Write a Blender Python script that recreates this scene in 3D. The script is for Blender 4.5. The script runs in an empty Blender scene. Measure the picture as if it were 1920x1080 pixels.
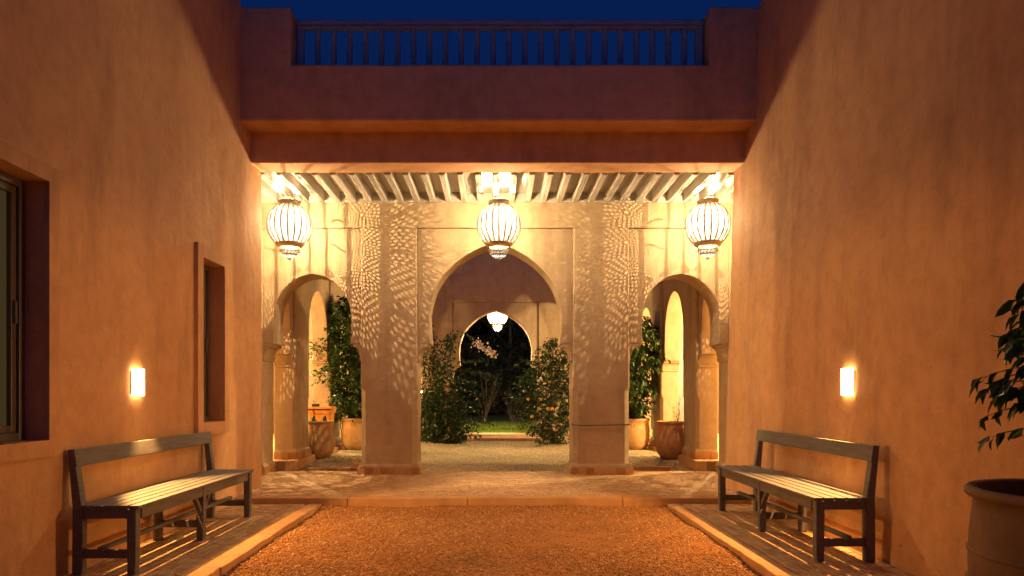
import bpy, bmesh, math, random
import numpy as np
from mathutils import Vector, Matrix
R = math.radians
scene = bpy.context.scene
COL = scene.collection
rnd = random.Random(7)

# ------------------------------------------------------------------ camera
CAMZ = 1.245
cam_d = bpy.data.cameras.new('camera')
cam_d.sensor_width = 36.0
cam_d.lens = 24.0
cam_d.shift_x = 30 / 1920
cam_d.shift_y = 195 / 1920
cam_d.clip_start = 0.05
cam_d.clip_end = 500
cam = bpy.data.objects.new('camera', cam_d)
COL.objects.link(cam)
cam.location = (0, 0, CAMZ)
cam.rotation_euler = (R(90), 0, 0)
scene.camera = cam

# ------------------------------------------------------------------ sky (late dusk: the sun is below the horizon)
world = bpy.data.worlds.new('World')
scene.world = world
world.use_nodes = True
wn = world.node_tree
for n in list(wn.nodes):
    wn.nodes.remove(n)
w_out = wn.nodes.new('ShaderNodeOutputWorld')
w_bg = wn.nodes.new('ShaderNodeBackground')
w_sky = wn.nodes.new('ShaderNodeTexSky')
w_sky.sky_type = 'NISHITA'
w_sky.sun_disc = False
w_sky.sun_elevation = R(-4.0)
w_sky.sun_rotation = R(180)
w_mul = wn.nodes.new('ShaderNodeMix')
w_mul.data_type = 'RGBA'
w_mul.blend_type = 'MULTIPLY'
w_mul.inputs[0].default_value = 1.0
w_mul.inputs[7].default_value = (0.03, 0.21, 1.0, 1)
wn.links.new(w_sky.outputs[0], w_mul.inputs[6])
wn.links.new(w_mul.outputs[2], w_bg.inputs[0])
w_bg.inputs[1].default_value = 3.9
wn.links.new(w_bg.outputs[0], w_out.inputs[0])

vs = scene.view_settings
vs.view_transform = 'Standard'
vs.look = 'None'
vs.exposure = 0.0
vs.gamma = 1.0
vs.use_curve_mapping = False
scene.render.engine = 'CYCLES'
cy = scene.cycles
cy.use_denoising = True
cy.max_bounces = 8
cy.diffuse_bounces = 5
cy.glossy_bounces = 3
cy.transparent_max_bounces = 8
cy.sample_clamp_indirect = 6.0
cy.caustics_reflective = False
cy.caustics_refractive = False

LANTERN_COL = (1.0, 0.69, 0.345)
SCONCE_COL = (1.0, 0.47, 0.13)
LANTERN_W = 550.0

# ------------------------------------------------------------------ materials
def new_mat(name):
    m = bpy.data.materials.new(name)
    m.use_nodes = True
    nt = m.node_tree
    b = nt.nodes['Principled BSDF']
    return m, nt, b

def nd(nt, kind, **kw):
    n = nt.nodes.new(kind)
    for k, v in kw.items():
        setattr(n, k, v)
    return n

def ramp(nt, src, stops):
    r = nd(nt, 'ShaderNodeValToRGB')
    e = r.color_ramp.elements
    while len(e) < len(stops):
        e.new(0.5)
    for el, (p, c) in zip(e, stops):
        el.position = p
        el.color = (*c, 1)
    nt.links.new(src, r.inputs[0])
    return r.outputs[0]

def noise(nt, scale, detail=4.0, rough=0.6, stretch=None, coord='Object'):
    tc = nd(nt, 'ShaderNodeTexCoord')
    src = tc.outputs[coord]
    if stretch:
        mp = nd(nt, 'ShaderNodeMapping')
        mp.inputs['Scale'].default_value = stretch
        nt.links.new(src, mp.inputs[0])
        src = mp.outputs[0]
    n = nd(nt, 'ShaderNodeTexNoise')
    n.inputs['Scale'].default_value = scale
    n.inputs['Detail'].default_value = detail
    n.inputs['Roughness'].default_value = rough
    nt.links.new(src, n.inputs['Vector'])
    return n.outputs[0]

def mixc(nt, fac, a, b, mode='MIX'):
    m = nd(nt, 'ShaderNodeMix', data_type='RGBA', blend_type=mode)
    for sock, v in ((m.inputs[0], fac), (m.inputs[6], a), (m.inputs[7], b)):
        if isinstance(v, (int, float)):
            sock.default_value = v
        elif isinstance(v, tuple):
            sock.default_value = (*v, 1)
        else:
            nt.links.new(v, sock)
    return m.outputs[2]

def bump(nt, b, h, strength, dist=0.01):
    n = nd(nt, 'ShaderNodeBump')
    n.inputs['Strength'].default_value = strength
    n.inputs['Distance'].default_value = dist
    nt.links.new(h, n.inputs['Height'])
    nt.links.new(n.outputs[0], b.inputs['Normal'])

def plaster(name, c, dark, light, rough=0.85):
    m, nt, b = new_mat(name)
    big = ramp(nt, noise(nt, 0.9, 5, 0.62), [(0.30, dark), (0.52, c), (0.72, light)])
    streak = ramp(nt, noise(nt, 2.2, 5, 0.65, (1.0, 1.0, 0.22)), [(0.33, tuple(x * 0.60 for x in c)), (0.5, c), (0.8, tuple(min(1, x * 1.05) for x in c))])
    col = mixc(nt, 0.55, big, streak)
    mott = ramp(nt, noise(nt, 7.0, 6, 0.7), [(0.3, (0.80, 0.78, 0.75)), (0.55, (1, 1, 1)), (0.75, (1.08, 1.07, 1.05))])
    col = mixc(nt, 0.75, col, mott, 'MULTIPLY')
    fine = ramp(nt, noise(nt, 130.0, 3, 0.7), [(0.3, (0.82, 0.81, 0.80)), (0.7, (1.12, 1.12, 1.12))])
    col = mixc(nt, 0.7, col, fine, 'MULTIPLY')
    # a few hairline cracks, only where a broad mask lets them show
    tc = nd(nt, 'ShaderNodeTexCoord')
    dist = nd(nt, 'ShaderNodeTexNoise')
    dist.inputs['Scale'].default_value = 3.0
    dist.inputs['Detail'].default_value = 6.0
    nt.links.new(tc.outputs['Object'], dist.inputs['Vector'])
    warp = mixc(nt, 0.22, tc.outputs['Object'], dist.outputs[1])
    vor = nd(nt, 'ShaderNodeTexVoronoi', feature='DISTANCE_TO_EDGE')
    vor.inputs['Scale'].default_value = 1.1
    nt.links.new(warp, vor.inputs['Vector'])
    line = ramp(nt, vor.outputs['Distance'], [(0.0, (1, 1, 1)), (0.004, (0, 0, 0))])
    mask = ramp(nt, noise(nt, 0.8, 2, 0.5), [(0.57, (0, 0, 0)), (0.64, (0.30, 0.30, 0.30))])
    crack = mixc(nt, 1.0, line, mask, 'MULTIPLY')
    col = mixc(nt, crack, col, tuple(x * 0.35 for x in c))
    nt.links.new(col, b.inputs['Base Color'])
    b.inputs['Roughness'].default_value = rough
    b.inputs['Specular IOR Level'].default_value = 0.25
    a = nd(nt, 'ShaderNodeMath', operation='MULTIPLY_ADD')
    nt.links.new(noise(nt, 90.0, 4, 0.7), a.inputs[0])
    a.inputs[1].default_value = 0.25
    nt.links.new(noise(nt, 5.0, 4, 0.6), a.inputs[2])
    bump(nt, b, a.outputs[0], 0.45, 0.02)
    return m

def simple(name, c, rough=0.6, var=0.25, scale=12.0, bmp=0.2, bdist=0.004, metallic=0.0, spec=0.4, stretch=None, bscale=60.0):
    m, nt, b = new_mat(name)
    lo = tuple(x * (1 - var) for x in c)
    hi = tuple(min(1, x * (1 + var * 0.7)) for x in c)
    col = ramp(nt, noise(nt, scale, 5, 0.65, stretch), [(0.3, lo), (0.5, c), (0.72, hi)])
    nt.links.new(col, b.inputs['Base Color'])
    b.inputs['Roughness'].default_value = rough
    b.inputs['Metallic'].default_value = metallic
    b.inputs['Specular IOR Level'].default_value = spec
    if bmp:
        bump(nt, b, noise(nt, bscale, 4, 0.65, stretch), bmp, bdist)
    return m

def island(name, stops, rough=0.85, var=0.3, scale=40.0, bmp=0.25):
    """each separate piece of the mesh takes its own shade of the material"""
    m, nt, b = new_mat(name)
    g = nd(nt, 'ShaderNodeNewGeometry')
    col = ramp(nt, g.outputs['Random Per Island'], stops)
    n = ramp(nt, noise(nt, scale, 4, 0.65), [(0.3, (1 - var,) * 3), (0.65, (1.08,) * 3)])
    col = mixc(nt, 1.0, col, n, 'MULTIPLY')
    nt.links.new(col, b.inputs['Base Color'])
    b.inputs['Roughness'].default_value = rough
    b.inputs['Specular IOR Level'].default_value = 0.3
    if bmp:
        bump(nt, b, noise(nt, 80.0, 4, 0.65), bmp, 0.004)
    return m

def per_object(name, stops, rough=0.85, var=0.3, scale=30.0):
    m, nt, b = new_mat(name)
    g = nd(nt, 'ShaderNodeObjectInfo')
    col = ramp(nt, g.outputs['Random'], stops)
    n = ramp(nt, noise(nt, scale, 4, 0.65), [(0.3, (1 - var,) * 3), (0.65, (1.08,) * 3)])
    col = mixc(nt, 1.0, col, n, 'MULTIPLY')
    nt.links.new(col, b.inputs['Base Color'])
    b.inputs['Roughness'].default_value = rough
    bump(nt, b, noise(nt, 90.0, 4, 0.65), 0.3, 0.004)
    return m

def leafy(name, stops, rough=0.45, trans=0.25):
    m, nt, b = new_mat(name)
    g = nd(nt, 'ShaderNodeNewGeometry')
    col = ramp(nt, g.outputs['Random Per Island'], stops)
    nt.links.new(col, b.inputs['Base Color'])
    b.inputs['Roughness'].default_value = rough
    b.inputs['Specular IOR Level'].default_value = 0.45
    t = nd(nt, 'ShaderNodeBsdfTranslucent')
    nt.links.new(col, t.inputs[0])
    mx = nd(nt, 'ShaderNodeMixShader')
    mx.inputs[0].default_value = trans
    nt.links.new(b.outputs[0], mx.inputs[1])
    nt.links.new(t.outputs[0], mx.inputs[2])
    nt.links.new(mx.outputs[0], nt.nodes['Material Output'].inputs[0])
    return m

def glow(name, c, strength):
    m, nt, b = new_mat(name)
    b.inputs['Base Color'].default_value = (0.8, 0.75, 0.65, 1)
    b.inputs['Emission Color'].default_value = (*c, 1)
    b.inputs['Emission Strength'].default_value = strength
    return m

M = {}
M['ext'] = plaster('terracotta_plaster', (0.60, 0.345, 0.178), (0.48, 0.262, 0.128), (0.65, 0.39, 0.21))
M['int'] = plaster('cream_plaster', (0.485, 0.37, 0.24), (0.43, 0.32, 0.20), (0.515, 0.40, 0.265), 0.75)
M['ceil'] = simple('grey_painted_wood', (0.52, 0.50, 0.45), 0.55, 0.15, 6.0, 0.1, 0.002, stretch=(8, 1, 8))
M['rail'] = simple('dark_painted_wood', (0.19, 0.21, 0.26), 0.4, 0.2, 9.0, 0.1, 0.002, spec=0.6)
M['bench'] = simple('weathered_grey_wood', (0.135, 0.125, 0.12), 0.65, 0.3, 5.0, 0.35, 0.003, stretch=(9, 0.8, 9), bscale=30.0)
M['bench_iron'] = simple('screw_iron', (0.05, 0.045, 0.04), 0.5, 0.2, 20, 0)
M['frame'] = simple('grey_window_frame', (0.12, 0.10, 0.09), 0.4, 0.15, 10, 0.0, spec=0.5)
M['pebble'] = island('ochre_gravel', [(0.0, (0.27, 0.12, 0.04)), (0.3, (0.44, 0.215, 0.08)), (0.7, (0.55, 0.30, 0.12)), (0.93, (0.66, 0.42, 0.21)), (1.0, (0.78, 0.62, 0.42))], 0.9, 0.2, 60, 0)
M['gravelbed'] = simple('ochre_gravel_bed', (0.42, 0.18, 0.052), 0.95, 0.45, 1.7, 0.9, 0.02, bscale=120)
M['pale_pebble'] = island('pale_gravel', [(0.0, (0.40, 0.33, 0.20)), (0.4, (0.58, 0.49, 0.32)), (1.0, (0.74, 0.66, 0.48))], 0.9, 0.2, 60, 0)
M['palebed'] = simple('pale_gravel_bed', (0.48, 0.40, 0.25), 0.95, 0.3, 3.0, 0.9, 0.02, bscale=110)
M['brick'] = island('floor_brick', [(0.0, (0.49, 0.305, 0.155)), (0.35, (0.55, 0.35, 0.185)), (0.7, (0.59, 0.385, 0.205)), (1.0, (0.64, 0.43, 0.24))], 0.85, 0.25, 9, 0.3)
M['mortar'] = simple('mortar', (0.38, 0.24, 0.125), 0.95, 0.3, 30, 0.4)
M['kerb'] = plaster('kerb_render', (0.56, 0.33, 0.16), (0.44, 0.24, 0.11), (0.64, 0.40, 0.21))
M['tile'] = per_object('plinth_tile', [(0.0, (0.42, 0.21, 0.09)), (0.5, (0.55, 0.30, 0.13)), (1.0, (0.64, 0.39, 0.19))], 0.6)
M['terracotta'] = simple('terracotta_pot', (0.42, 0.20, 0.085), 0.75, 0.35, 4.0, 0.35, 0.006, bscale=40)
M['olive_jar'] = simple('ochre_clay_pot', (0.46, 0.28, 0.12), 0.7, 0.4, 4.5, 0.35, 0.006, bscale=40)
M['pot_dark'] = simple('dark_clay_pot', (0.17, 0.085, 0.045), 0.75, 0.4, 3.5, 0.4, 0.006, bscale=40)
M['soil'] = simple('soil', (0.05, 0.035, 0.025), 0.95, 0.4, 30, 0.8, 0.01)
M['orange_box'] = simple('orange_clay_box', (0.62, 0.25, 0.05), 0.6, 0.25, 9, 0.2)
M['bark'] = simple('bark', (0.12, 0.085, 0.055), 0.9, 0.35, 14, 0.6, 0.006, stretch=(1, 1, 0.3))
M['leaf'] = leafy('dark_leaf', [(0.0, (0.018, 0.045, 0.010)), (0.5, (0.035, 0.085, 0.018)), (1.0, (0.075, 0.13, 0.028))])
M['leaf_light'] = leafy('citrus_leaf', [(0.0, (0.014, 0.036, 0.008)), (0.7, (0.03, 0.066, 0.013)), (1.0, (0.10, 0.15, 0.028))])
M['vine_leaf'] = leafy('vine_leaf', [(0.0, (0.014, 0.036, 0.009)), (0.7, (0.028, 0.065, 0.015)), (1.0, (0.07, 0.12, 0.025))])
M['night_leaf'] = leafy('garden_leaf', [(0.0, (0.02, 0.035, 0.012)), (1.0, (0.05, 0.065, 0.02))], 0.7)
M['grass'] = leafy('grass', [(0.0, (0.12, 0.22, 0.025)), (0.6, (0.22, 0.34, 0.04)), (1.0, (0.36, 0.44, 0.08))], 0.6, 0.35)
M['flower'] = leafy('pale_flower', [(0.0, (0.60, 0.48, 0.40)), (1.0, (0.80, 0.70, 0.62))], 0.7, 0.3)
M['orange'] = simple('orange_peel', (0.75, 0.33, 0.03), 0.45, 0.1, 10, 0.1, 0.002)
M['lawn_soil'] = simple('lawn_ground', (0.15, 0.21, 0.04), 0.95, 0.4, 6, 0.6)
M['earth'] = simple('earth', (0.10, 0.07, 0.045), 0.95, 0.4, 1.5, 0.6)
M['stone'] = simple('grey_stone', (0.27, 0.23, 0.18), 0.85, 0.35, 7, 0.6, 0.01, bscale=25)
M['brass'] = simple('lantern_brass', (0.55, 0.40, 0.24), 0.45, 0.2, 18, 0.1, metallic=0.6)
M['rib'] = simple('lantern_rib', (0.10, 0.06, 0.03), 0.5, 0.2, 18, 0.0, metallic=0.5)
M['cable'] = simple('cable', (0.03, 0.025, 0.02), 0.6, 0.1, 10, 0)
M['curtain'] = simple('curtain', (0.30, 0.235, 0.12), 0.9, 0.2, 2.0, 0.3, 0.02, stretch=(1, 6, 0.3))
_cb = M['curtain'].node_tree.nodes['Principled BSDF']   # curtain itself glows faintly, standing in for room light behind it
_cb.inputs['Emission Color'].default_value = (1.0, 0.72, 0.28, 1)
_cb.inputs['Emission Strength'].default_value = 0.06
M['door'] = simple('grey_door', (0.20, 0.20, 0.19), 0.5, 0.15, 6, 0.1)

def panel_mat():
    m, nt, b = new_mat('pierced_panel')
    nt.nodes.remove(b)
    t = nd(nt, 'ShaderNodeBsdfTranslucent')
    col = ramp(nt, noise(nt, 55.0, 2, 0.6), [(0.40, (0.0006, 0.0004, 0.0002)), (0.47, (0.005, 0.006, 0.008)), (0.60, (0.013, 0.018, 0.029))])
    nt.links.new(col, t.inputs[0])
    d = nd(nt, 'ShaderNodeBsdfDiffuse')
    d.inputs[0].default_value = (0.12, 0.145, 0.18, 1)
    mx = nd(nt, 'ShaderNodeMixShader')
    mx.inputs[0].default_value = 0.5
    nt.links.new(t.outputs[0], mx.inputs[1])
    nt.links.new(d.outputs[0], mx.inputs[2])
    nt.links.new(mx.outputs[0], nt.nodes['Material Output'].inputs[0])
    return m
M['panel'] = panel_mat()

def glass_mat():
    m, nt, b = new_mat('window_glass')
    nt.nodes.remove(b)
    g = nd(nt, 'ShaderNodeBsdfGlossy')
    g.inputs['Roughness'].default_value = 0.03
    g.inputs['Color'].default_value = (0.9, 0.9, 0.9, 1)
    t = nd(nt, 'ShaderNodeBsdfTransparent')
    t.inputs[0].default_value = (0.74, 0.72, 0.62, 1)
    f = nd(nt, 'ShaderNodeFresnel')
    f.inputs[0].default_value = 1.45
    mx = nd(nt, 'ShaderNodeMixShader')
    nt.links.new(f.outputs[0], mx.inputs[0])
    nt.links.new(t.outputs[0], mx.inputs[1])
    nt.links.new(g.outputs[0], mx.inputs[2])
    nt.links.new(mx.outputs[0], nt.nodes['Material Output'].inputs[0])
    return m
M['glass'] = glass_mat()
M['sconce'] = glow('sconce_glass', (1.0, 0.62, 0.25), 20.0)
M['bulb'] = glow('bulb_glass', (1.0, 0.62, 0.28), 22.0)

# ------------------------------------------------------------------ mesh helpers
class MB:
    def __init__(s):
        s.v = []
        s.f = []
    def add(s, vs_, fs_):
        o = len(s.v)
        s.v += [tuple(p) for p in vs_]
        s.f += [tuple(i + o for i in f) for f in fs_]
        return s
    def box(s, x0, x1, y0, y1, z0, z1):
        return s.add([(x0, y0, z0), (x1, y0, z0), (x1, y1, z0), (x0, y1, z0), (x0, y0, z1), (x1, y0, z1), (x1, y1, z1), (x0, y1, z1)],
                     [(0, 3, 2, 1), (4, 5, 6, 7), (0, 1, 5, 4), (1, 2, 6, 5), (2, 3, 7, 6), (3, 0, 4, 7)])
    def prism(s, poly, axis, a, b):
        """poly: 2-d outline; axis 'y': (x,z) along y, axis 'x': (y,z) along x, axis 'z': (x,y) along z"""
        def P(p, t):
            return {'y': (p[0], t, p[1]), 'x': (t, p[0], p[1]), 'z': (p[0], p[1], t)}[axis]
        n = len(poly)
        vs_ = [P(p, a) for p in poly] + [P(p, b) for p in poly]
        fs_ = [tuple(range(n)), tuple(range(2 * n - 1, n - 1, -1))]
        fs_ += [(i, i + n, (i + 1) % n + n, (i + 1) % n) for i in range(n)]
        return s.add(vs_, fs_)
    def loft(s, rings, closed=True, caps=True):
        n = len(rings[0])
        vs_ = [p for r in rings for p in r]
        fs_ = []
        for k in range(len(rings) - 1):
            for i in range(n if closed else n - 1):
                j = (i + 1) % n
                fs_.append((k * n + i, k * n + j, (k + 1) * n + j, (k + 1) * n + i))
        if caps:
            fs_.append(tuple(range(n - 1, -1, -1)))
            fs_.append(tuple((len(rings) - 1) * n + i for i in range(n)))
        return s.add(vs_, fs_)
    def lathe(s, prof, n=32, cx=0, cy=0, cz=0, caps=False):
        rings = [[(cx + r * math.cos(2 * math.pi * i / n), cy + r * math.sin(2 * math.pi * i / n), cz + z) for i in range(n)] for r, z in prof]
        return s.loft(rings, True, caps)
    def tube(s, path, rad, n=6):
        path = [Vector(p) for p in path]
        if isinstance(rad, (int, float)):
            rad = [rad] * len(path)
        rings = []
        for i, p in enumerate(path):
            t = (path[min(i + 1, len(path) - 1)] - path[max(i - 1, 0)])
            if t.length < 1e-6:
                t = Vector((0, 0, 1))
            t.normalize()
            u = t.cross(Vector((0.31, 0.17, 0.93)))
            if u.length < 1e-3:
                u = t.cross(Vector((1, 0, 0)))
            u.normalize()
            w = t.cross(u)
            rings.append([tuple(p + (u * math.cos(2 * math.pi * k / n) + w * math.sin(2 * math.pi * k / n)) * rad[i]) for k in range(n)])
        return s.loft(rings)
    def mesh(s, name):
        me = bpy.data.meshes.new(name)
        me.from_pydata(s.v, [], s.f)
        bm = bmesh.new()
        bm.from_mesh(me)
        bmesh.ops.recalc_face_normals(bm, faces=bm.faces)
        bm.to_mesh(me)
        bm.free()
        return me
    def build(s, name, mat, parent=None, bevel=0.0, smooth=False, seg=2):
        return obj(name, s.mesh(name), mat, parent, bevel, smooth, seg)

def obj(name, me, mat, parent=None, bevel=0.0, smooth=False, seg=2):
    if mat and not me.materials:
        me.materials.append(mat)
    o = bpy.data.objects.new(name, me)
    COL.objects.link(o)
    if parent:
        o.parent = parent
    if smooth:
        me.polygons.foreach_set('use_smooth', [True] * len(me.polygons))
    if bevel:
        b = o.modifiers.new('edge', 'BEVEL')
        b.width = bevel
        b.segments = seg
        b.limit_method = 'ANGLE'
        b.angle_limit = R(40)
        b.harden_normals = False
    return o

plaster_tex = bpy.data.textures.new('plaster_waver', 'CLOUDS')
plaster_tex.noise_scale = 0.42
plaster_tex.noise_depth = 3
def waver(o, levels=4, amount=0.014):
    '''hand-laid plaster: no edge is quite straight'''
    m = o.modifiers.new('grid', 'SUBSURF')
    m.subdivision_type = 'SIMPLE'
    m.levels = m.render_levels = levels
    d = o.modifiers.new('waver', 'DISPLACE')
    d.texture = plaster_tex
    d.texture_coords = 'GLOBAL'
    d.strength = amount
    d.mid_level = 0.5
    return o

def tag(o, label=None, cat=None, group=None, kind=None):
    if label: o['label'] = label
    if cat: o['category'] = cat
    if group: o['group'] = group
    if kind or cat: o['kind'] = kind or 'thing'
    return o

def thing(name, label, cat, loc=(0, 0, 0), rz=0.0, group=None, kind=None):
    o = bpy.data.objects.new(name, None)
    COL.objects.link(o)
    o.location = loc
    o.rotation_euler = (0, 0, rz)
    o.empty_display_size = 0.1
    return tag(o, label, cat, group, kind)

def copy_tree(o, parent=None):
    c = o.copy()
    COL.objects.link(c)
    c.parent = parent
    for ch in list(o.children):
        copy_tree(ch, c)
    return c

def fast_mesh(name, verts, faces):
    """numpy arrays of verts (n,3) and triangles (m,3)"""
    me = bpy.data.meshes.new(name)
    verts = np.asarray(verts, dtype=np.float32)
    faces = np.asarray(faces, dtype=np.int32)
    m, k = faces.shape
    me.vertices.add(len(verts))
    me.vertices.foreach_set('co', verts.ravel())
    me.loops.add(m * k)
    me.loops.foreach_set('vertex_index', faces.ravel())
    me.polygons.add(m)
    me.polygons.foreach_set('loop_start', np.arange(0, m * k, k, dtype=np.int32))
    me.polygons.foreach_set('loop_total', np.full(m, k, dtype=np.int32))
    me.update(calc_edges=True)
    me.validate()
    return me

# ------------------------------------------------------------------ levels
ZP = 0.055     # bench platforms
ZF = 0.115     # portico floor
ZW = 0.245     # raised side walkways of the patio
XL, XR = -2.80, 2.72   # courtyard walls (right one leans back as it rises)
LEAN = 0.03

# ------------------------------------------------------------------ ground
g = MB().box(-150, 150, -60, 240, -0.5, -0.06).build('ground', M['earth'])
tag(g, 'dark earth ground beneath the buildings', kind='structure')

def grid_sheet(x0, x1, y0, y1, nx, ny, zf):
    xs = np.linspace(x0, x1, nx + 1)
    ys = np.linspace(y0, y1, ny + 1)
    X, Y = np.meshgrid(xs, ys)
    Z = zf(X, Y)
    v = np.stack([X, Y, Z], -1).reshape(-1, 3)
    i = np.arange(ny)[:, None] * (nx + 1) + np.arange(nx)[None, :]
    f = np.stack([i, i + 1, i + nx + 2, i + nx + 1], -1).reshape(-1, 4)
    return fast_mesh('sheet', v, f)

def sandy(X, Y):
    '''0 where loose stones lie thick, 1 on the trodden sandy patches'''
    a = np.exp(-(((X - 0.75) / 0.95) ** 2 + ((Y - 5.9) / 0.8) ** 2)) + 0.7 * np.exp(-(((X + 0.25) / 0.55) ** 2 + ((Y - 4.9) / 0.45) ** 2))
    a = a + 0.35 * np.sin(X * 3.1 + Y * 2.2) * np.sin(Y * 3.7 - X * 1.3)
    return np.clip(a, 0, 1)
def court_z(X, Y):
    return (0.010 * np.sin(X * 2.1 + 0.7) * np.cos(Y * 1.6) + 0.006 * np.sin(X * 5.3 + Y * 3.1) + 0.004 * np.sin(X * 9.1 - Y * 7.7)
            + 0.035 * np.clip((Y - 6.7) / 0.6, 0, 1) ** 2 + 0.012 * np.clip((np.abs(X) - 1.55) / 0.35, 0, 1) - 0.004)

gb = obj('gravel_court', grid_sheet(-1.95, 1.95, -5.0, 7.31, 60, 180, court_z), M['gravelbed'], smooth=True)
tag(gb, 'ochre gravel bed of the front court', kind='structure')

def pebbles(name, n, x0, x1, yfun, zf, smin, smax, mat, seed, keep=None):
    r = np.random.default_rng(seed)
    x = r.uniform(x0, x1, n)
    y = yfun(r, n)
    if keep is not None:
        ok = r.random(n) < keep(x, y)
        x, y = x[ok], y[ok]
        n = len(x)
    z = zf(x, y)
    s = smin + (smax - smin) * r.random(n) ** 2.5
    base = np.array([(1, 0, 0), (-1, 0, 0), (0, 1, 0), (0, -1, 0), (0, 0, 1), (0, 0, -1)], float)
    tri = np.array([(0, 2, 4), (2, 1, 4), (1, 3, 4), (3, 0, 4), (2, 0, 5), (1, 2, 5), (3, 1, 5), (0, 3, 5)])
    v = base[None] * (1 + 0.35 * (r.random((n, 6, 1)) - 0.5)) + 0.25 * (r.random((n, 6, 3)) - 0.5)
    v = v * s[:, None, None] * np.array([1, 1, 0.65])
    a = r.uniform(0, 2 * np.pi, n)
    b = r.uniform(-0.7, 0.7, n)
    ca, sa, cb, sb = np.cos(a), np.sin(a), np.cos(b), np.sin(b)
    vx = v[..., 0] * cb[:, None] + v[..., 2] * sb[:, None]
    vz = -v[..., 0] * sb[:, None] + v[..., 2] * cb[:, None]
    vy = v[..., 1]
    wx = vx * ca[:, None] - vy * sa[:, None]
    wy = vx * sa[:, None] + vy * ca[:, None]
    V = np.stack([wx + x[:, None], wy + y[:, None], vz + (z + s * 0.25)[:, None]], -1).reshape(-1, 3)
    F = (tri[None] + (np.arange(n) * 6)[:, None, None]).reshape(-1, 3)
    return obj(name, fast_mesh(name, V, F), mat)

pb = pebbles('court_gravel', 105000, -1.90, 1.86, lambda r, n: 3.2 + 4.08 * r.random(n), court_z, 0.0032, 0.0125, M['pebble'], 3, lambda X, Y: 1.0 - 0.82 * sandy(X, Y))
spill = pebbles('stray_gravel', 900, -2.12, 2.12, lambda r, n: 3.2 + 4.0 * r.random(n), lambda X, Y: np.full_like(X, ZP + 0.003), 0.004, 0.009, M['pebble'], 33, lambda X, Y: (np.abs(X) > 1.84) * np.exp(-(np.abs(X) - 1.84) / 0.07))
tag(spill, 'stray gravel grains scattered on the kerbs', 'gravel', kind='stuff')
tag(pb, 'loose ochre gravel covering the front court', 'gravel', kind='stuff')

def patio_z(X, Y):
    return (0.085 + 0.085 * np.clip((Y - 9.9) / 1.2, 0, 1) * np.clip((np.abs(X) - 0.9) / 1.2, 0, 1) + 0.055 * np.exp(-((Y - 14.6) / 1.1) ** 2) * np.exp(-(X / 1.6) ** 2)
            + 0.008 * np.sin(X * 3.3 + Y) * np.cos(Y * 2.7) + 0.005 * np.sin(X * 8.1 + Y * 6.0))
pg = obj('patio_ground', grid_sheet(-3.3, 3.3, 9.70, 16.0, 66, 64, patio_z), M['palebed'], smooth=True)
tag(pg, 'pale gravel ground of the inner patio', kind='structure')
pp = pebbles('patio_gravel', 42000, -2.92, 2.92, lambda r, n: 9.78 + 6.1 * r.random(n), patio_z, 0.006, 0.017, M['pale_pebble'], 5)
tag(pp, 'loose pale gravel spread over the inner patio', 'gravel', kind='stuff')

# ------------------------------------------------------------------ portico floor, step and bench platforms
def brick_field(name, parent, x0, x1, y0, y1, ztop, bl, bw, along_x, seed, gap=0.004):
    r = random.Random(seed)
    mb_v, mb_f = [], []
    def brick(a0, a1, b0, b1):
        o = len(mb_v)
        z = ztop + r.uniform(-0.0012, 0.0006)
        t = [r.uniform(-0.0004, 0.0004) for _ in range(4)]
        c = 0.003
        for (xx, yy), tz in zip(((a0, b0), (a1, b0), (a1, b1), (a0, b1)), t):
            mb_v.append((xx, yy, ztop - 0.012))
        cx, cy_ = (a0 + a1) / 2, (b0 + b1) / 2
        for (xx, yy), tz in zip(((a0, b0), (a1, b0), (a1, b1), (a0, b1)), t):
            mb_v.append((xx + (c if xx < cx else -c), yy + (c if yy < cy_ else -c), z + tz))
        mb_f.extend([(o + 4, o + 5, o + 6, o + 7)] + [(o + i, o + (i + 1) % 4, o + 4 + (i + 1) % 4, o + 4 + i) for i in range(4)])
    rows = int((y1 - y0) / bw) if along_x else int((x1 - x0) / bw)
    L0, L1 = (x0, x1) if along_x else (y0, y1)
    base = y0 if along_x else x0
    for k in range(rows):
        p = L0 - r.random() * bl if k % 2 else L0 - r.random() * bl
        while p < L1:
            q = p + bl * r.uniform(0.93, 1.05)
            a, b = max(p, L0), min(q, L1)
            if b - a > 0.02:
                lo, hi = base + k * bw, base + (k + 1) * bw
                if along_x:
                    brick(a, b - gap, lo, hi - gap)
                else:
                    brick(lo, hi - gap, a, b - gap)
            p = q
    me = bpy.data.meshes.new(name)
    me.from_pydata(mb_v, [], mb_f)
    o = obj(name, me, M['brick'], parent)
    o['kind'] = 'stuff'
    return o

fl = MB().box(-3.6, 3.6, 7.42, 9.72, -0.1, ZF - 0.010).build('portico_floor', M['mortar'])
tag(fl, 'brick paved floor of the portico', kind='structure')
brick_field('floor_bricks', fl, -3.5, 3.5, 7.43, 9.72, ZF, 0.155, 0.052, True, 11)
r = random.Random(4)
x = -2.9
while x < 2.9:
    w = min(r.uniform(1.2, 1.7), 2.95 - x)
    MB().box(x, x + w - 0.003, 7.28 + r.uniform(-0.004, 0.004), 7.424, -0.1, ZF + r.uniform(-0.002, 0.002)).build('step_stone', M['kerb'], fl, 0.012, seg=2)
    x += w

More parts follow.
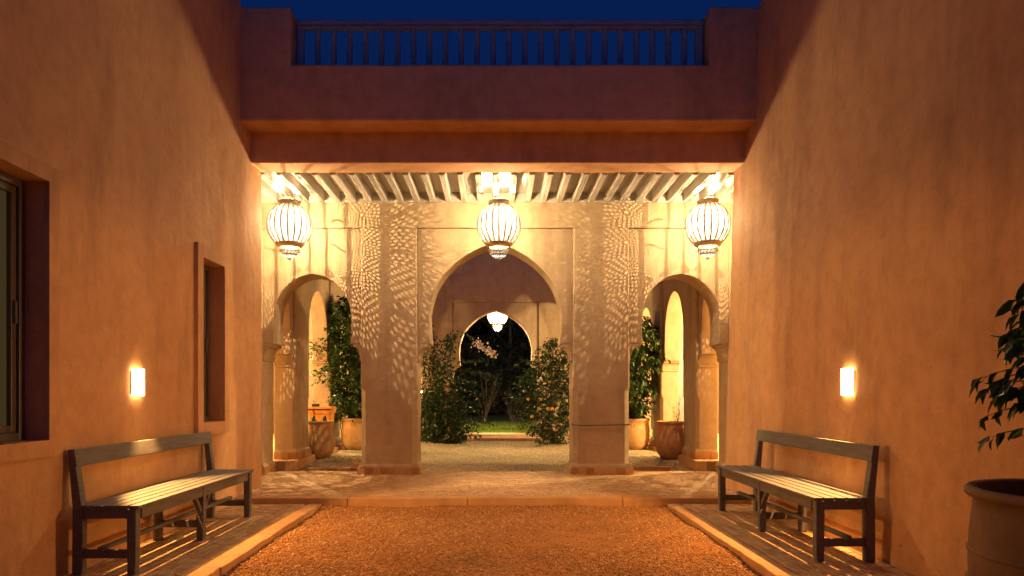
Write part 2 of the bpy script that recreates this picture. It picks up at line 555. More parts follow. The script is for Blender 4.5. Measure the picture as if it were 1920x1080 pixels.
def platform(side):
    s = -1 if side == 'left' else 1
    a, b = (XL - 0.05, -1.99) if s < 0 else (1.95, XR + 0.06)
    p = MB().box(a, b, -5, 7.275, -0.1, ZP - 0.010).build('bench_platform', M['mortar'])
    tag(p, 'low paved platform under the %s bench' % side, kind='structure')
    brick_field('platform_bricks', p, a + 0.04, b, 2.6, 7.27, ZP, 0.15, 0.052, False, 21 + s)
    y = 2.3
    r = random.Random(9 + s)
    k0, k1 = (-1.995, -1.86) if s < 0 else (1.82, 1.955)
    while y < 7.27:
        l = min(r.uniform(0.9, 1.4), 7.275 - y)
        d = r.uniform(-0.006, 0.006)
        e0, e1 = (k0, k1 + d) if s < 0 else (k0 + d, k1)
        # wavering inner edge
        n = 9
        edge = []
        for i in range(n + 1):
            t = y + (l - 0.003) * i / n
            edge.append((t, r.uniform(-0.006, 0.006)))
        poly = []
        if s < 0:
            poly = [(e0, y), (e0, y + l - 0.003)] + [(e1 + q, t) for t, q in reversed(edge)]
        else:
            poly = [(e1, y), (e1, y + l - 0.003)] + [(e0 + q, t) for t, q in reversed(edge)]
        MB().prism(poly, 'z', -0.05, ZP + 0.003 + r.uniform(-0.002, 0.003)).build('kerb_stone', M['kerb'], p, 0.008)
        y += l
    MB().box(k0, k1, -5, 2.297, -0.05, ZP + 0.003).build('kerb_stone', M['kerb'], p, 0.008)
    return p
platform('left')
platform('right')

# ------------------------------------------------------------------ courtyard side walls
YW = 8.15
ZT = 5.50
wl = thing('courtyard_wall', 'tall terracotta plaster wall with two windows on the left of the court', 'wall', (XL, 4, 0))
def wall_grid(ycuts, zcuts, holes, x_face, x_back):
    m = MB()
    def hole(y, z):
        return any(a < y < b and c < z < d for a, b, c, d in holes)
    for i in range(len(ycuts) - 1):
        for j in range(len(zcuts) - 1):
            y0, y1, z0, z1 = ycuts[i], ycuts[i + 1], zcuts[j], zcuts[j + 1]
            if hole((y0 + y1) / 2, (z0 + z1) / 2):
                continue
            for xx in (x_face, x_back):
                m.add([(xx, y0, z0), (xx, y1, z0), (xx, y1, z1), (xx, y0, z1)], [(0, 1, 2, 3)])
    for a, b, c, d in list(holes) + [(ycuts[0], ycuts[-1], zcuts[0], zcuts[-1])]:
        for (p, q) in (((a, c), (b, c)), ((b, c), (b, d)), ((b, d), (a, d)), ((a, d), (a, c))):
            m.add([(x_face, *p), (x_face, *q), (x_back, *q), (x_back, *p)], [(0, 1, 2, 3)])
    bm = bmesh.new()
    me = m.mesh('wall')
    bm.from_mesh(me)
    bmesh.ops.remove_doubles(bm, verts=bm.verts, dist=1e-4)
    bmesh.ops.recalc_face_normals(bm, faces=bm.faces)
    bm.to_mesh(me)
    bm.free()
    return me
BW = (3.05, 4.226, 0.948, 2.549)
SW = (6.457, 6.96, 0.95, 2.52)
me = wall_grid([-6, BW[0], BW[1], SW[0], SW[1], YW], [-0.2, 0.948, 0.95, 2.52, 2.549, ZT],
               [BW, SW], 0.0, -0.55)
# local to the wall's own base (x = 0 is the court face)
w_o = obj('wall', me, M['ext'], wl, 0.015)
w_o.location = (0, -4, 0)
waver(w_o, 5, 0.012)
def window(parent, y0, y1, z0, z1, trim, name_label):
    oy = -4
    t = trim
    tr = MB()
    # raised plaster surround, mitred in one ring
    p_out = [(y0 - t, z0 - t), (y1 + t, z0 - t), (y1 + t, z1 + t), (y0 - t, z1 + t)]
    p_in = [(y0, z0), (y1, z0), (y1, z1), (y0, z1)]
    for k in range(4):
        a, b, c, d = p_out[k], p_out[(k + 1) % 4], p_in[(k + 1) % 4], p_in[k]
        pr = 0.036
        tr.add([(pr, a[0] + oy, a[1]), (pr, b[0] + oy, b[1]), (pr, c[0] + oy, c[1]), (pr, d[0] + oy, d[1])], [(0, 1, 2, 3)])
        tr.add([(pr, a[0] + oy, a[1]), (pr, b[0] + oy, b[1]), (-0.01, b[0] + oy, b[1]), (-0.01, a[0] + oy, a[1])], [(0, 1, 2, 3)])
        tr.add([(pr, d[0] + oy, d[1]), (pr, c[0] + oy, c[1]), (0.0, c[0] + oy, c[1]), (0.0, d[0] + oy, d[1])], [(0, 1, 2, 3)])
    tr.build('window_surround', M['ext'], parent, 0.004)
    win = bpy.data.objects.new('window', None)
    COL.objects.link(win)
    win.parent = parent
    win.location = (-0.115, oy, 0)
    f = MB()
    fw = 0.05
    for (a, b, c, d, xa, xb) in ((y0, y1, z0, z1, -0.06, 0.0), (y0 + fw, y1 - fw, z0 + fw, z1 - fw, -0.05, -0.018)):
        w_ = fw if xa == -0.06 else 0.045
        f.box(xa, xb, a + 0.001, a + w_, c + 0.001, d - 0.001)
        f.box(xa, xb, b - w_, b - 0.001, c + 0.001, d - 0.001)
        f.box(xa, xb, a + w_, b - w_, c + 0.001, c + w_)
        f.box(xa, xb, a + w_, b - w_, d - w_, d - 0.001)
    fr = f.build('frame', M['frame'], win, 0.004)
    MB().add([(-0.034, y0 + 0.09, z0 + 0.09), (-0.034, y1 - 0.09, z0 + 0.09), (-0.034, y1 - 0.09, z1 - 0.09), (-0.034, y0 + 0.09, z1 - 0.09)], [(0, 1, 2, 3)]).build('pane', M['glass'], win)
    MB().box(-0.018, 0.002, y1 - 0.085, y1 - 0.065, (z0 + z1) / 2 - 0.09, (z0 + z1) / 2 + 0.05).build('handle', M['frame'], win, 0.004)
    c = MB()
    n = 24
    pts = []
    for i in range(n + 1):
        t_ = i / n
        pts.append((-0.085 + 0.022 * math.sin(i * 1.3) * (0.6 + 0.4 * math.sin(i * 0.7)), y0 + 0.01 + (y1 - y0 - 0.02) * t_))
    for i in range(n):
        a, b = pts[i], pts[i + 1]
        c.add([(a[0], a[1], z0 + 0.01), (b[0], b[1], z0 + 0.01), (b[0], b[1], z1 - 0.01), (a[0], a[1], z1 - 0.01)], [(0, 1, 2, 3)])
    c.build('curtain', M['curtain'], win)
window(wl, *BW, 0.10, 'large')
window(wl, *SW, 0.12, 'small')

wr = thing('courtyard_wall', 'tall plain terracotta plaster wall on the right of the court', 'wall', (XR, 4, 0))
n = 14
prof = [(LEAN * z, z) for z in np.linspace(-0.2, ZT, n)] + [(0.75, ZT), (0.75, -0.2)]
waver(MB().prism(prof, 'y', -10, YW - 4).build('wall', M['ext'], wr, 0.015), 5, 0.012)
r = random.Random(2)
for (yy, zz, sz) in ((4.40, 0.18, 0.05), (4.22, 0.13, 0.07), (4.62, 0.21, 0.04), (4.35, 1.41, 0.03)):
    pts = [(yy - 4 + sz * math.cos(a) * r.uniform(0.5, 1.1), zz + sz * 0.4 * math.sin(a) * r.uniform(0.5, 1.0)) for a in [k * math.pi / 5 for k in range(10)]]
    MB().prism(pts, 'x', LEAN * zz - 0.006, LEAN * zz + 0.01).build('plaster_chip', M['ext'], wr, 0.003)

# wall closing the court behind the photographer
bw = MB().box(-3.4, 3.5, -6.3, -6.0, -0.2, 4.2).build('court_end_wall', M['ext'])
tag(bw, 'terracotta wall closing the court at its near end', 'wall')

# ------------------------------------------------------------------ balcony over the opening
bal = thing('balcony_front', 'stepped terracotta beam and parapet spanning between the two walls', 'balcony', (0, 7.6, 3.865))
def lb(name, x0, x1, y0, y1, z0, z1, bev=0.018):
    o = MB().box(x0, x1, y0 - 7.6, y1 - 7.6, z0 - 3.865, z1 - 3.865).build(name, M['ext'], bal, bev, seg=3)
    return waver(o, 5, 0.02)
lb('lower_beam', -3.2, 3.2, 7.80, 8.17, 3.865, 4.40)
# parapet and its two end piers are one plastered body
pm = MB()
xc, zc_ = (-3.0, -2.25, 2.34, 3.1), (4.21, 4.84, 5.47)
full = {(0, 0), (1, 0), (2, 0), (0, 1), (2, 1)}
for (i_, k_) in full:
    x0, x1, z0, z1 = xc[i_], xc[i_ + 1], zc_[k_] - 3.865, zc_[k_ + 1] - 3.865
    ya, yb = 7.48 - 7.6, 7.84 - 7.6
    for yy in (ya, yb):
        pm.add([(x0, yy, z0), (x1, yy, z0), (x1, yy, z1), (x0, yy, z1)], [(0, 1, 2, 3)])
    for (di, dk, p, q) in ((-1, 0, (x0, z0), (x0, z1)), (1, 0, (x1, z0), (x1, z1)), (0, -1, (x0, z0), (x1, z0)), (0, 1, (x0, z1), (x1, z1))):
        if (i_ + di, k_ + dk) not in full:
            pm.add([(p[0], ya, p[1]), (q[0], ya, q[1]), (q[0], yb, q[1]), (p[0], yb, p[1])], [(0, 1, 2, 3)])
pme = pm.mesh('parapet')
bm_ = bmesh.new()
bm_.from_mesh(pme)
bmesh.ops.remove_doubles(bm_, verts=bm_.verts, dist=1e-4)
bmesh.ops.recalc_face_normals(bm_, faces=bm_.faces)
bm_.to_mesh(pme)
bm_.free()
waver(obj('parapet', pme, M['ext'], bal, 0.028, seg=3), 5, 0.022)
lb('terrace_slab', -3.6, 3.6, 8.14, 9.87, 4.22, 4.43)

ba = thing('balustrade', 'dark painted wooden balustrade of turned spindles on top of the parapet', 'balustrade', (0, 7.69, 4.845))
MB().box(-2.245, 2.335, -0.05, 0.05, 0.515, 0.575).build('handrail', M['rail'], ba, 0.012)
MB().box(-2.24, 2.33, -0.032, 0.032, 0.478, 0.513).build('under_rail', M['rail'], ba, 0.006)
MB().box(-2.235, 2.325, -0.035, 0.035, 0.0, 0.05).build('bottom_rail', M['rail'], ba, 0.006)
for xx in (-2.20, 2.28):
    MB().box(xx - 0.04, xx + 0.04, -0.04, 0.04, 0.052, 0.476).build('post', M['rail'], ba, 0.006)
prof = [(0.026, 0.05), (0.026, 0.07), (0.030, 0.075), (0.030, 0.09), (0.022, 0.095), (0.022, 0.105), (0.030, 0.11), (0.030, 0.125), (0.023, 0.13), (0.030, 0.14),
        (0.030, 0.155), (0.023, 0.16), (0.029, 0.17), (0.031, 0.23), (0.029, 0.32), (0.023, 0.33), (0.030, 0.335), (0.030, 0.35), (0.023, 0.355), (0.030, 0.365),
        (0.030, 0.38), (0.023, 0.385), (0.029, 0.395), (0.028, 0.45), (0.024, 0.478)]
bme = MB().lathe([(q * 1.15, z) for q, z in prof], 14).mesh('baluster')
for i in range(24):
    o = obj('baluster', bme, M['rail'], ba, smooth=True)
    o.location = (-2.005 + i * 0.1793, 0, 0)

# ------------------------------------------------------------------ portico ceiling
ZJ = 3.845
ce = MB().box(-3.6, 3.6, 8.172, 9.43, ZJ + 0.13, ZJ + 0.20).build('portico_ceiling', M['ceil'])
tag(ce, 'grey painted beamed ceiling of the portico', kind='structure')
jw = 0.037
jp = [(-jw, 0.128), (-jw, 0.035), (-jw + 0.004, 0.03), (-jw, 0.025), (-jw, 0.006), (-jw + 0.006, 0.0), (-0.016, 0.0), (-0.014, 0.007), (-0.010, 0.007), (-0.008, 0.0),
      (0.008, 0.0), (0.010, 0.007), (0.014, 0.007), (0.016, 0.0), (jw - 0.006, 0.0), (jw, 0.006), (jw, 0.025), (jw - 0.004, 0.03), (jw, 0.035), (jw, 0.128)]
jme = MB().prism(jp, 'y', 8.175, 9.385).mesh('joist')
for i in range(31):
    o = obj('joist', jme, M['ceil'], ce)
    o.location = (-3.25 + i * 0.2167, 0, ZJ)
for i in range(30):
    o = MB().box(-0.074, 0.074, 9.345, 9.384, 0.0, 0.128).build('frieze_board', M['ceil'], ce)
    o.location = (-3.25 + (i + 0.5) * 0.2167, 0, ZJ + 0.001)
for s in (-1, 1):
    e = MB().box(*sorted((s * 3.40, s * 3.6)), 8.17, 9.40, ZF, ZJ + 0.13).build('portico_end_wall', M['int'])
    tag(e, 'cream plaster wall closing the %s end of the portico' % ('left' if s < 0 else 'right'), 'wall')

# ------------------------------------------------------------------ arcades
def catmull(pts, k=5):
    out = []
    P = [pts[0]] + list(pts) + [pts[-1]]
    for i in range(1, len(P) - 2):
        p0, p1, p2, p3 = P[i - 1], P[i], P[i + 1], P[i + 2]
        for j in range(k):
            t = j / k
            out.append(tuple(0.5 * ((2 * p1[c]) + (-p0[c] + p2[c]) * t + (2 * p0[c] - 5 * p1[c] + 4 * p2[c] - p3[c]) * t * t + (-p0[c] + 3 * p1[c] - 3 * p2[c] + p3[c]) * t ** 3) for c in (0, 1)))
    out.append(tuple(pts[-1]))
    return out
ARCH_C = catmull([(.895, 1.905), (.917, 2.257), (.902, 2.419), (.844, 2.632), (.757, 2.80), (.655, 2.925), (.49, 3.075), (.31, 3.19), (.14, 3.262), (0, 3.295)])
ARCH_S = catmull([(.522, 1.905), (.535, 2.089), (.527, 2.353), (.484, 2.522), (.352, 2.712), (.18, 2.832), (0, 2.874)])
ARCH_P = catmull([(.585, 1.80), (.60, 2.05), (.585, 2.35), (.53, 2.56), (.40, 2.77), (.21, 2.91), (0, 2.96)])

def chamfered(u0, u1, d0, d1, z0, z1, ci, zc):
    """pillar shaft: the two front corners are chamfered; the chamfer widens below height zc"""
    rings = []
    for z, c in ((z0, ci), (zc - 0.08, ci), (zc, 0.02), (z1, 0.02)):
        rings.append([(u0, d1, z), (u0, d0 + c, z), (u0 + c, d0, z), (u1 - c, d0, z), (u1, d0 + c, z), (u1, d1, z)])
    return MB().loft(rings)

def corbel(u_edge, sgn, w, d0, d1, zb, zt, parent, mat):
    pr = [(-0.01, zb), (0.022, zb), (0.022, zb + 0.03), (0.015, zb + 0.035)]
    for k in range(9):
        a = k / 8 * math.pi / 2
        pr.append((0.02 + (w - 0.02) * (1 - math.cos(a)), zb + 0.04 + (zt - zb - 0.075) * math.sin(a)))
    pr += [(w, zt - 0.03), (w + 0.012, zt - 0.028), (w + 0.012, zt - 0.001), (-0.01, zt - 0.001)]
    MB().prism([(u_edge + sgn * a, b) for a, b in pr], 'y', d0, d1).build('corbel', mat, parent, 0.006)

tile_me = MB().box(-0.049, 0.049, -0.016, 0.0, 0.004, 0.092).mesh('tile')
def tile_row(parent, p0, p1, z, n=None):
    """square plinth tiles side by side from p0 to p1 (local), facing to the right-hand side of that direction"""
    p0, p1 = Vector(p0), Vector(p1)
    d = p1 - p0
    L = d.length
    n = n or max(1, round(L / 0.104))
    ang = math.atan2(d.y, d.x)
    for i in range(n):
        q = p0 + d * ((i + 0.5) / n)
        o = obj('tile', tile_me, M['tile'], parent)
        o.location = (q.x, q.y, z)
        o.rotation_euler = (0, 0, ang)
        o.scale = (L / n / 0.104, 1, 1)

def plinth(parent, u0, u1, d0, d1, z, mat):
    """base block with a sloping top, a little wider than the shaft"""
    e = 0.028
    rings = [[(u0 - f, d0 - f, zz), (u1 + f, d0 - f, zz), (u1 + f, d1, zz), (u0 - f, d1, zz)] for f, zz in ((e, z - 0.02), (e, z + 0.098), (e * 0.9, z + 0.108), (-0.004, z + 0.15))]
    MB().loft(rings).build('plinth', mat, parent, 0.005)

def arch_panel(a, b, c, prof, z_top, d0, d1):
    '''wall pierced by an arch, in quads running from the arch edge out to the sides and the top'''
    hm = max(h for h, z in prof)
    ks = max(i for i, (h, z) in enumerate(prof) if h >= 0.93 * hm)
    hs = prof[ks][0]
    left, lout = [], []
    for i, (h, z) in enumerate(prof):
        left.append((c - h, z))
        if i <= ks:
            lout.append((a, z + (z_top - z) * (i / ks) ** 3 if ks else z))
        else:
            lout.append((c - (c - a) * h / hs, z_top))
    right = [(2 * c - u, z) for u, z in left[:-1]][::-1]
    rout = []
    for (u, z) in lout[:-1][::-1]:
        f = (c - u) / (c - a)
        rout.append((c + (b - c) * f, z))
    inn, out = left + right, lout + rout
    m = MB()
    n = len(inn)
    rows = []
    for t in (0.0, 0.2, 0.45, 0.72, 1.0):
        rows.append([(p[0] + (q[0] - p[0]) * t, p[1] + (q[1] - p[1]) * t) for p, q in zip(inn, out)])
    k = len(rows)
    V_, F_ = [], []
    for d in (d0, d1):
        for row in rows:
            V_ += [(u, d, z) for u, z in row]
    for side in (0, 1):
        o = side * k * n
        for i in range(k - 1):
            for j in range(n - 1):
                F_.append((o + i * n + j, o + i * n + j + 1, o + (i + 1) * n + j + 1, o + (i + 1) * n + j))
    o = k * n
    for j in range(n - 1):
        F_.append((j, j + 1, o + j + 1, o + j))
        e = (k - 1) * n
        F_.append((e + j, e + j + 1, o + e + j + 1, o + e + j))
    for i in range(k - 1):
        for j in (0, n - 1):
            F_.append((i * n + j, (i + 1) * n + j, o + (i + 1) * n + j, o + i * n + j))
    return m.add(V_, F_)

def arcade(root, pillars, arches, th, zb, zspring_lo, zspring_hi, z_top, z_frieze, mat, cham=0.07, zc=1.34, tiles=(), frieze=None):
    """pillars: [(u0,u1)], arches: [(u_left,u_right,u_centre,profile)] between pillars"""
    for k, (u0, u1) in enumerate(pillars):
        waver(chamfered(u0, u1, 0.0, th, zb - 0.02, z_top, cham, zc).build('pillar', mat, root, 0.006), 4, 0.010)
        plinth(root, u0, u1, 0.0, th, zb, mat)
        if k in tiles:
            e = 0.029
            tile_row(root, (u0 - e, -e, 0), (u1 + e, -e, 0), zb)
            tile_row(root, (u1 + e, -e + 0.002, 0), (u1 + e, th, 0), zb)
            tile_row(root, (u0 - e, th, 0), (u0 - e, -e + 0.002, 0), zb)
    for (a, b, c, prof) in arches:
        z0 = prof[0][1]
        waver(arch_panel(a, b, c, prof, z_top, 0.04, th - 0.002).build('arch_wall', mat, root, 0.012), 1, 0.010)
        for u, sgn in ((a, 1), (b, -1)):
            w = abs(abs(u - c) - prof[0][0]) - 0.05
            corbel(u, sgn, w, 0.03, th + 0.006, zspring_lo, z0, root, mat)
    f0, f1 = frieze or (pillars[0][0], pillars[-1][1])
    waver(MB().box(f0, f1, 0.0, th, z_top, z_frieze).build('frieze', mat, root, 0.0), 5, 0.010)

Y1 = 9.39
PIL = [(-3.9, -3.22), (-1.863, -1.085), (1.06, 1.84), (3.22, 3.9)]
ARC = [(-3.22, -1.863, -2.537, ARCH_S), (-1.085, 1.06, -0.008, ARCH_C), (1.84, 3.22, 2.555, ARCH_S)]
fa = thing('arcade', 'cream plaster arcade of three arches lit by the hanging lanterns', 'arcade', (0, Y1, 0))
arcade(fa, PIL, ARC, 0.48, ZF, 1.678, 1.905, 3.505, 4.2, M['int'], tiles=(0, 1, 2, 3))

Y2 = 17.15
ra = thing('arcade', 'dim far arcade at the garden end of the inner patio', 'arcade', (0, Y2, 0))
arcade(ra, PIL, ARC, 0.45, 0.17, 1.678, 1.905, 3.505, 5.6, M['int'], frieze=(-3.9, 3.9))

piers = [(10.2, 10.93), (12.4, 13.13), (14.6, 15.33), (16.8, 17.14)]
bays = [((10.93 + 12.4) / 2, 10.93, 12.4), ((13.13 + 14.6) / 2, 13.13, 14.6), ((15.33 + 16.8) / 2, 15.33, 16.8)]
for side in (-1, 1):
    sa = thing('arcade', 'shaded side arcade along the %s of the inner patio' % ('left' if side < 0 else 'right'), 'arcade',
               (side * 2.99, 0, 0), R(90) if side < 0 else R(-90))
    sg = 1 if side < 0 else -1
    pl = sorted(tuple(sorted((sg * a, sg * b))) for a, b in piers)
    ar = [tuple(sorted((sg * a, sg * b))) + (sg * c, ARCH_P) for c, a, b in bays]
    arcade(sa, pl, ar, 0.32, ZW, 1.62, 1.80, 3.6, 5.2, M['int'], cham=0.05, zc=1.20,
           tiles=(), frieze=tuple(sorted((sg * 9.875, sg * 17.14))))
    # half bay next to the front arcade
    c = 9.465
    pr = [(c + h, z) for h, z in ARCH_P if c + h > 9.88]
    poly = [(10.2, 1.80)] + pr + [(9.88, pr[-1][1]), (9.88, 3.6), (10.2, 3.6)]
    MB().prism([(sg * a, b) for a, b in poly], 'y', 0.04, 0.318).build('arch_wall', M['int'], sa, 0.01)
    corbel(sg * 10.2, -sg, 0.09, 0.03, 0.326, 1.62, 1.80, sa, M['int'])
    for (a, b) in piers[:3]:
        u0, u1 = sorted((sg * a, sg * b))
        e = 0.029
        if side < 0:
            tile_row(sa, (u0 - e, 0.318, 0), (u0 - e, -e + 0.002, 0), ZW)
            tile_row(sa, (u0 - e, -e, 0), (u1 + e, -e, 0), ZW)
        else:
            tile_row(sa, (u1 + e, -e + 0.002, 0), (u1 + e, 0.318, 0), ZW)
            tile_row(sa, (u0 - e, -e, 0), (u1 + e, -e, 0), ZW)

# raised side walkways, their outer walls and roofs
for s in (-1, 1):
    nm = 'left' if s < 0 else 'right'
    x0, x1 = sorted((s * 2.95, s * 5.4))
    wk = MB().box(x0, x1, 9.90, 17.14, -0.1, ZW - 0.006).build('walkway', M['mortar'])
    tag(wk, 'raised brick walkway behind the %s side arcade' % nm, kind='structure')
    a, b = sorted((s * 3.06, s * 5.38))
    brick_field('walkway_bricks', wk, a, b, 9.91, 17.1, ZW - 0.001, 0.15, 0.06, False, 40 + s)
    k0, k1 = sorted((s * 2.90, s * 3.055))
    y = 9.885
    while y < 17.0:
        MB().box(k0, k1, y, min(y + 1.2, 17.12) - 0.004, 0.02, ZW + 0.001).build('kerb_stone', M['kerb'], wk, 0.008)
        y += 1.2
    gal = thing('gallery', 'cream roofed gallery behind the %s side arcade of the patio' % nm, 'gallery', (s * 5.5, 13.5, 0))
    def gbox(name, a, b, c, d, e, f):
        MB().box(a - s * 5.5, b - s * 5.5, c - 13.5, d - 13.5, e, f).build(name, M['int'], gal)
    k0, k1 = sorted((s * 5.4, s * 5.7))
    gbox('outer_wall', k0, k1, 9.4, 17.6, -0.1, 3.7)
    k0, k1 = sorted((s * 3.32, s * 5.7))
    gbox('roof', k0, k1, 9.88, 17.6, 3.702, 3.95)
    k0, k1 = sorted((s * 3.92, s * 5.4))
    gbox('end_wall', k0, k1, 17.15, 17.5, -0.1, 3.7)
    gbox('end_wall', k0, k1, 9.42, 9.86, -0.1, 3.7)

dr = thing('door', 'grey panelled door at the end of the right walkway', 'door', (4.85, 17.14, ZW))
MB().box(-0.45, 0.45, -0.04, 0.0, 0.0, 2.05).build('leaf', M['door'], dr, 0.006)
for zz in (0.12, 1.05):
    for xx in (-0.36, 0.04):
        MB().box(xx, xx + 0.32, -0.055, -0.041, zz, zz + 0.80).build('panel', M['door'], dr, 0.012)
for a, b, c, d in ((-0.55, -0.455, 0, 2.16), (0.455, 0.55, 0, 2.16), (-0.455, 0.455, 2.06, 2.16)):
    MB().box(a, b, -0.06, 0.0, c, d).build('frame', M['door'], dr, 0.006)
MB().box(-0.42, -0.40, -0.10, -0.056, 1.0, 1.03).build('handle', M['frame'], dr, 0.004)

# far portico: floor, roof, supports
rfl = MB().box(-5.7, 5.7, 15.98, 18.05, -0.1, 0.158).build('garden_portico_floor', M['mortar'])
tag(rfl, 'brick floor of the far portico beside the lawn', kind='structure')
brick_field('floor_bricks', rfl, -3.0, 3.0, 16.0, 18.04, 0.17, 0.155, 0.06, True, 61)
for i in range(6):
    MB().box(-3.0 + i, -2.004 + i, 15.86, 15.978, -0.05, 0.172).build('step_stone', M['kerb'], rfl, 0.008)
rr = thing('garden_portico', 'far portico roof on two pillars above the lantern by the lawn', 'portico', (0, 18.5, 0))
MB().box(-3.9, 3.9, -0.89, 0.9, 3.9, 4.15).build('roof', M['int'], rr)
for xx in (-3.6, 3.6):
    MB().box(xx - 0.25, xx + 0.25, 0.4, 0.85, 0.0, 3.898).build('pillar', M['int'], rr, 0.02)

# ------------------------------------------------------------------ lanterns
def globe_r(z):
    return 0.275 * math.sqrt(max(0.0, 1 - (z / 0.29) ** 2))
NG = 20
ZG0, ZG1 = -0.233, 0.253
def pattern(u, v, kind):
    """is the sheet cut through at u (-1..1 across the strip), v (0..1 up the strip)?"""
    if abs(u) > 0.84 or v < 0.02 or v > 0.98:
        return False
    if kind == 2:
        return None
    if kind == 0:
        # rosettes one above the other: rings of fine dots and short rays round a hub
        p = v * 5.0
        c = math.floor(p) + 0.5
        du, dv = u, (p - c) * 2.05
        rr_ = math.hypot(du, dv)
        a = math.atan2(dv, du)
        ring = rr_ * 5.7
        k = math.floor(ring)
        if k == 0: return ring < 0.5
        f = ring - k
        return 0.22 < f < 0.80 and math.sin(a * (4 + 5 * k) + k * 1.3) > 0.28
    # waving rows of small drops
    row = v * 53 + 1.4 * math.sin(u * 2.6 + math.floor(v * 5) * 1.7)
    k = math.floor(row)
    w = u * 5.3 + (0.5 if k % 2 else 0.0)
    return k % 12 != 11 and math.hypot((w - math.floor(w) - 0.5) * 1.0, (row - k - 0.5) * 0.95) < 0.30
def gore(kind):
    nu, nv = (92, 400) if kind == 2 else (72, 320)
    v_, f_ = [], []
    for j in range(nv + 1):
        t = j / nv
        z = ZG0 + (ZG1 - ZG0) * t
        rr_ = globe_r(z)
        for i in range(nu + 1):
            a = (i / nu - 0.5) * 2 * math.pi / NG
            bulge = rr_ * (1 + 0.012 * math.cos(a * NG / 2))
            v_.append((bulge * math.cos(a), bulge * math.sin(a), z))
    for j in range(nv):
        for i in range(nu):
            u = ((i + 0.5) / nu - 0.5) * 2
            cut = pattern(u, (j + 0.5) / nv, kind)
            if cut is None:
                cut = (i + 2 * j) % 4 == 0
            if not cut:
                a = j * (nu + 1) + i
                f_.append((a, a + 1, a + nu + 2, a + nu + 1))
    me_ = bpy.data.meshes.new('pierced_panel')
    me_.from_pydata(v_, [], f_)
    me_.materials.append(M['panel'])
    me_.polygons.foreach_set('use_smooth', [True] * len(me_.polygons))
    return me_
gores = [gore(0), gore(1), gore(2)]

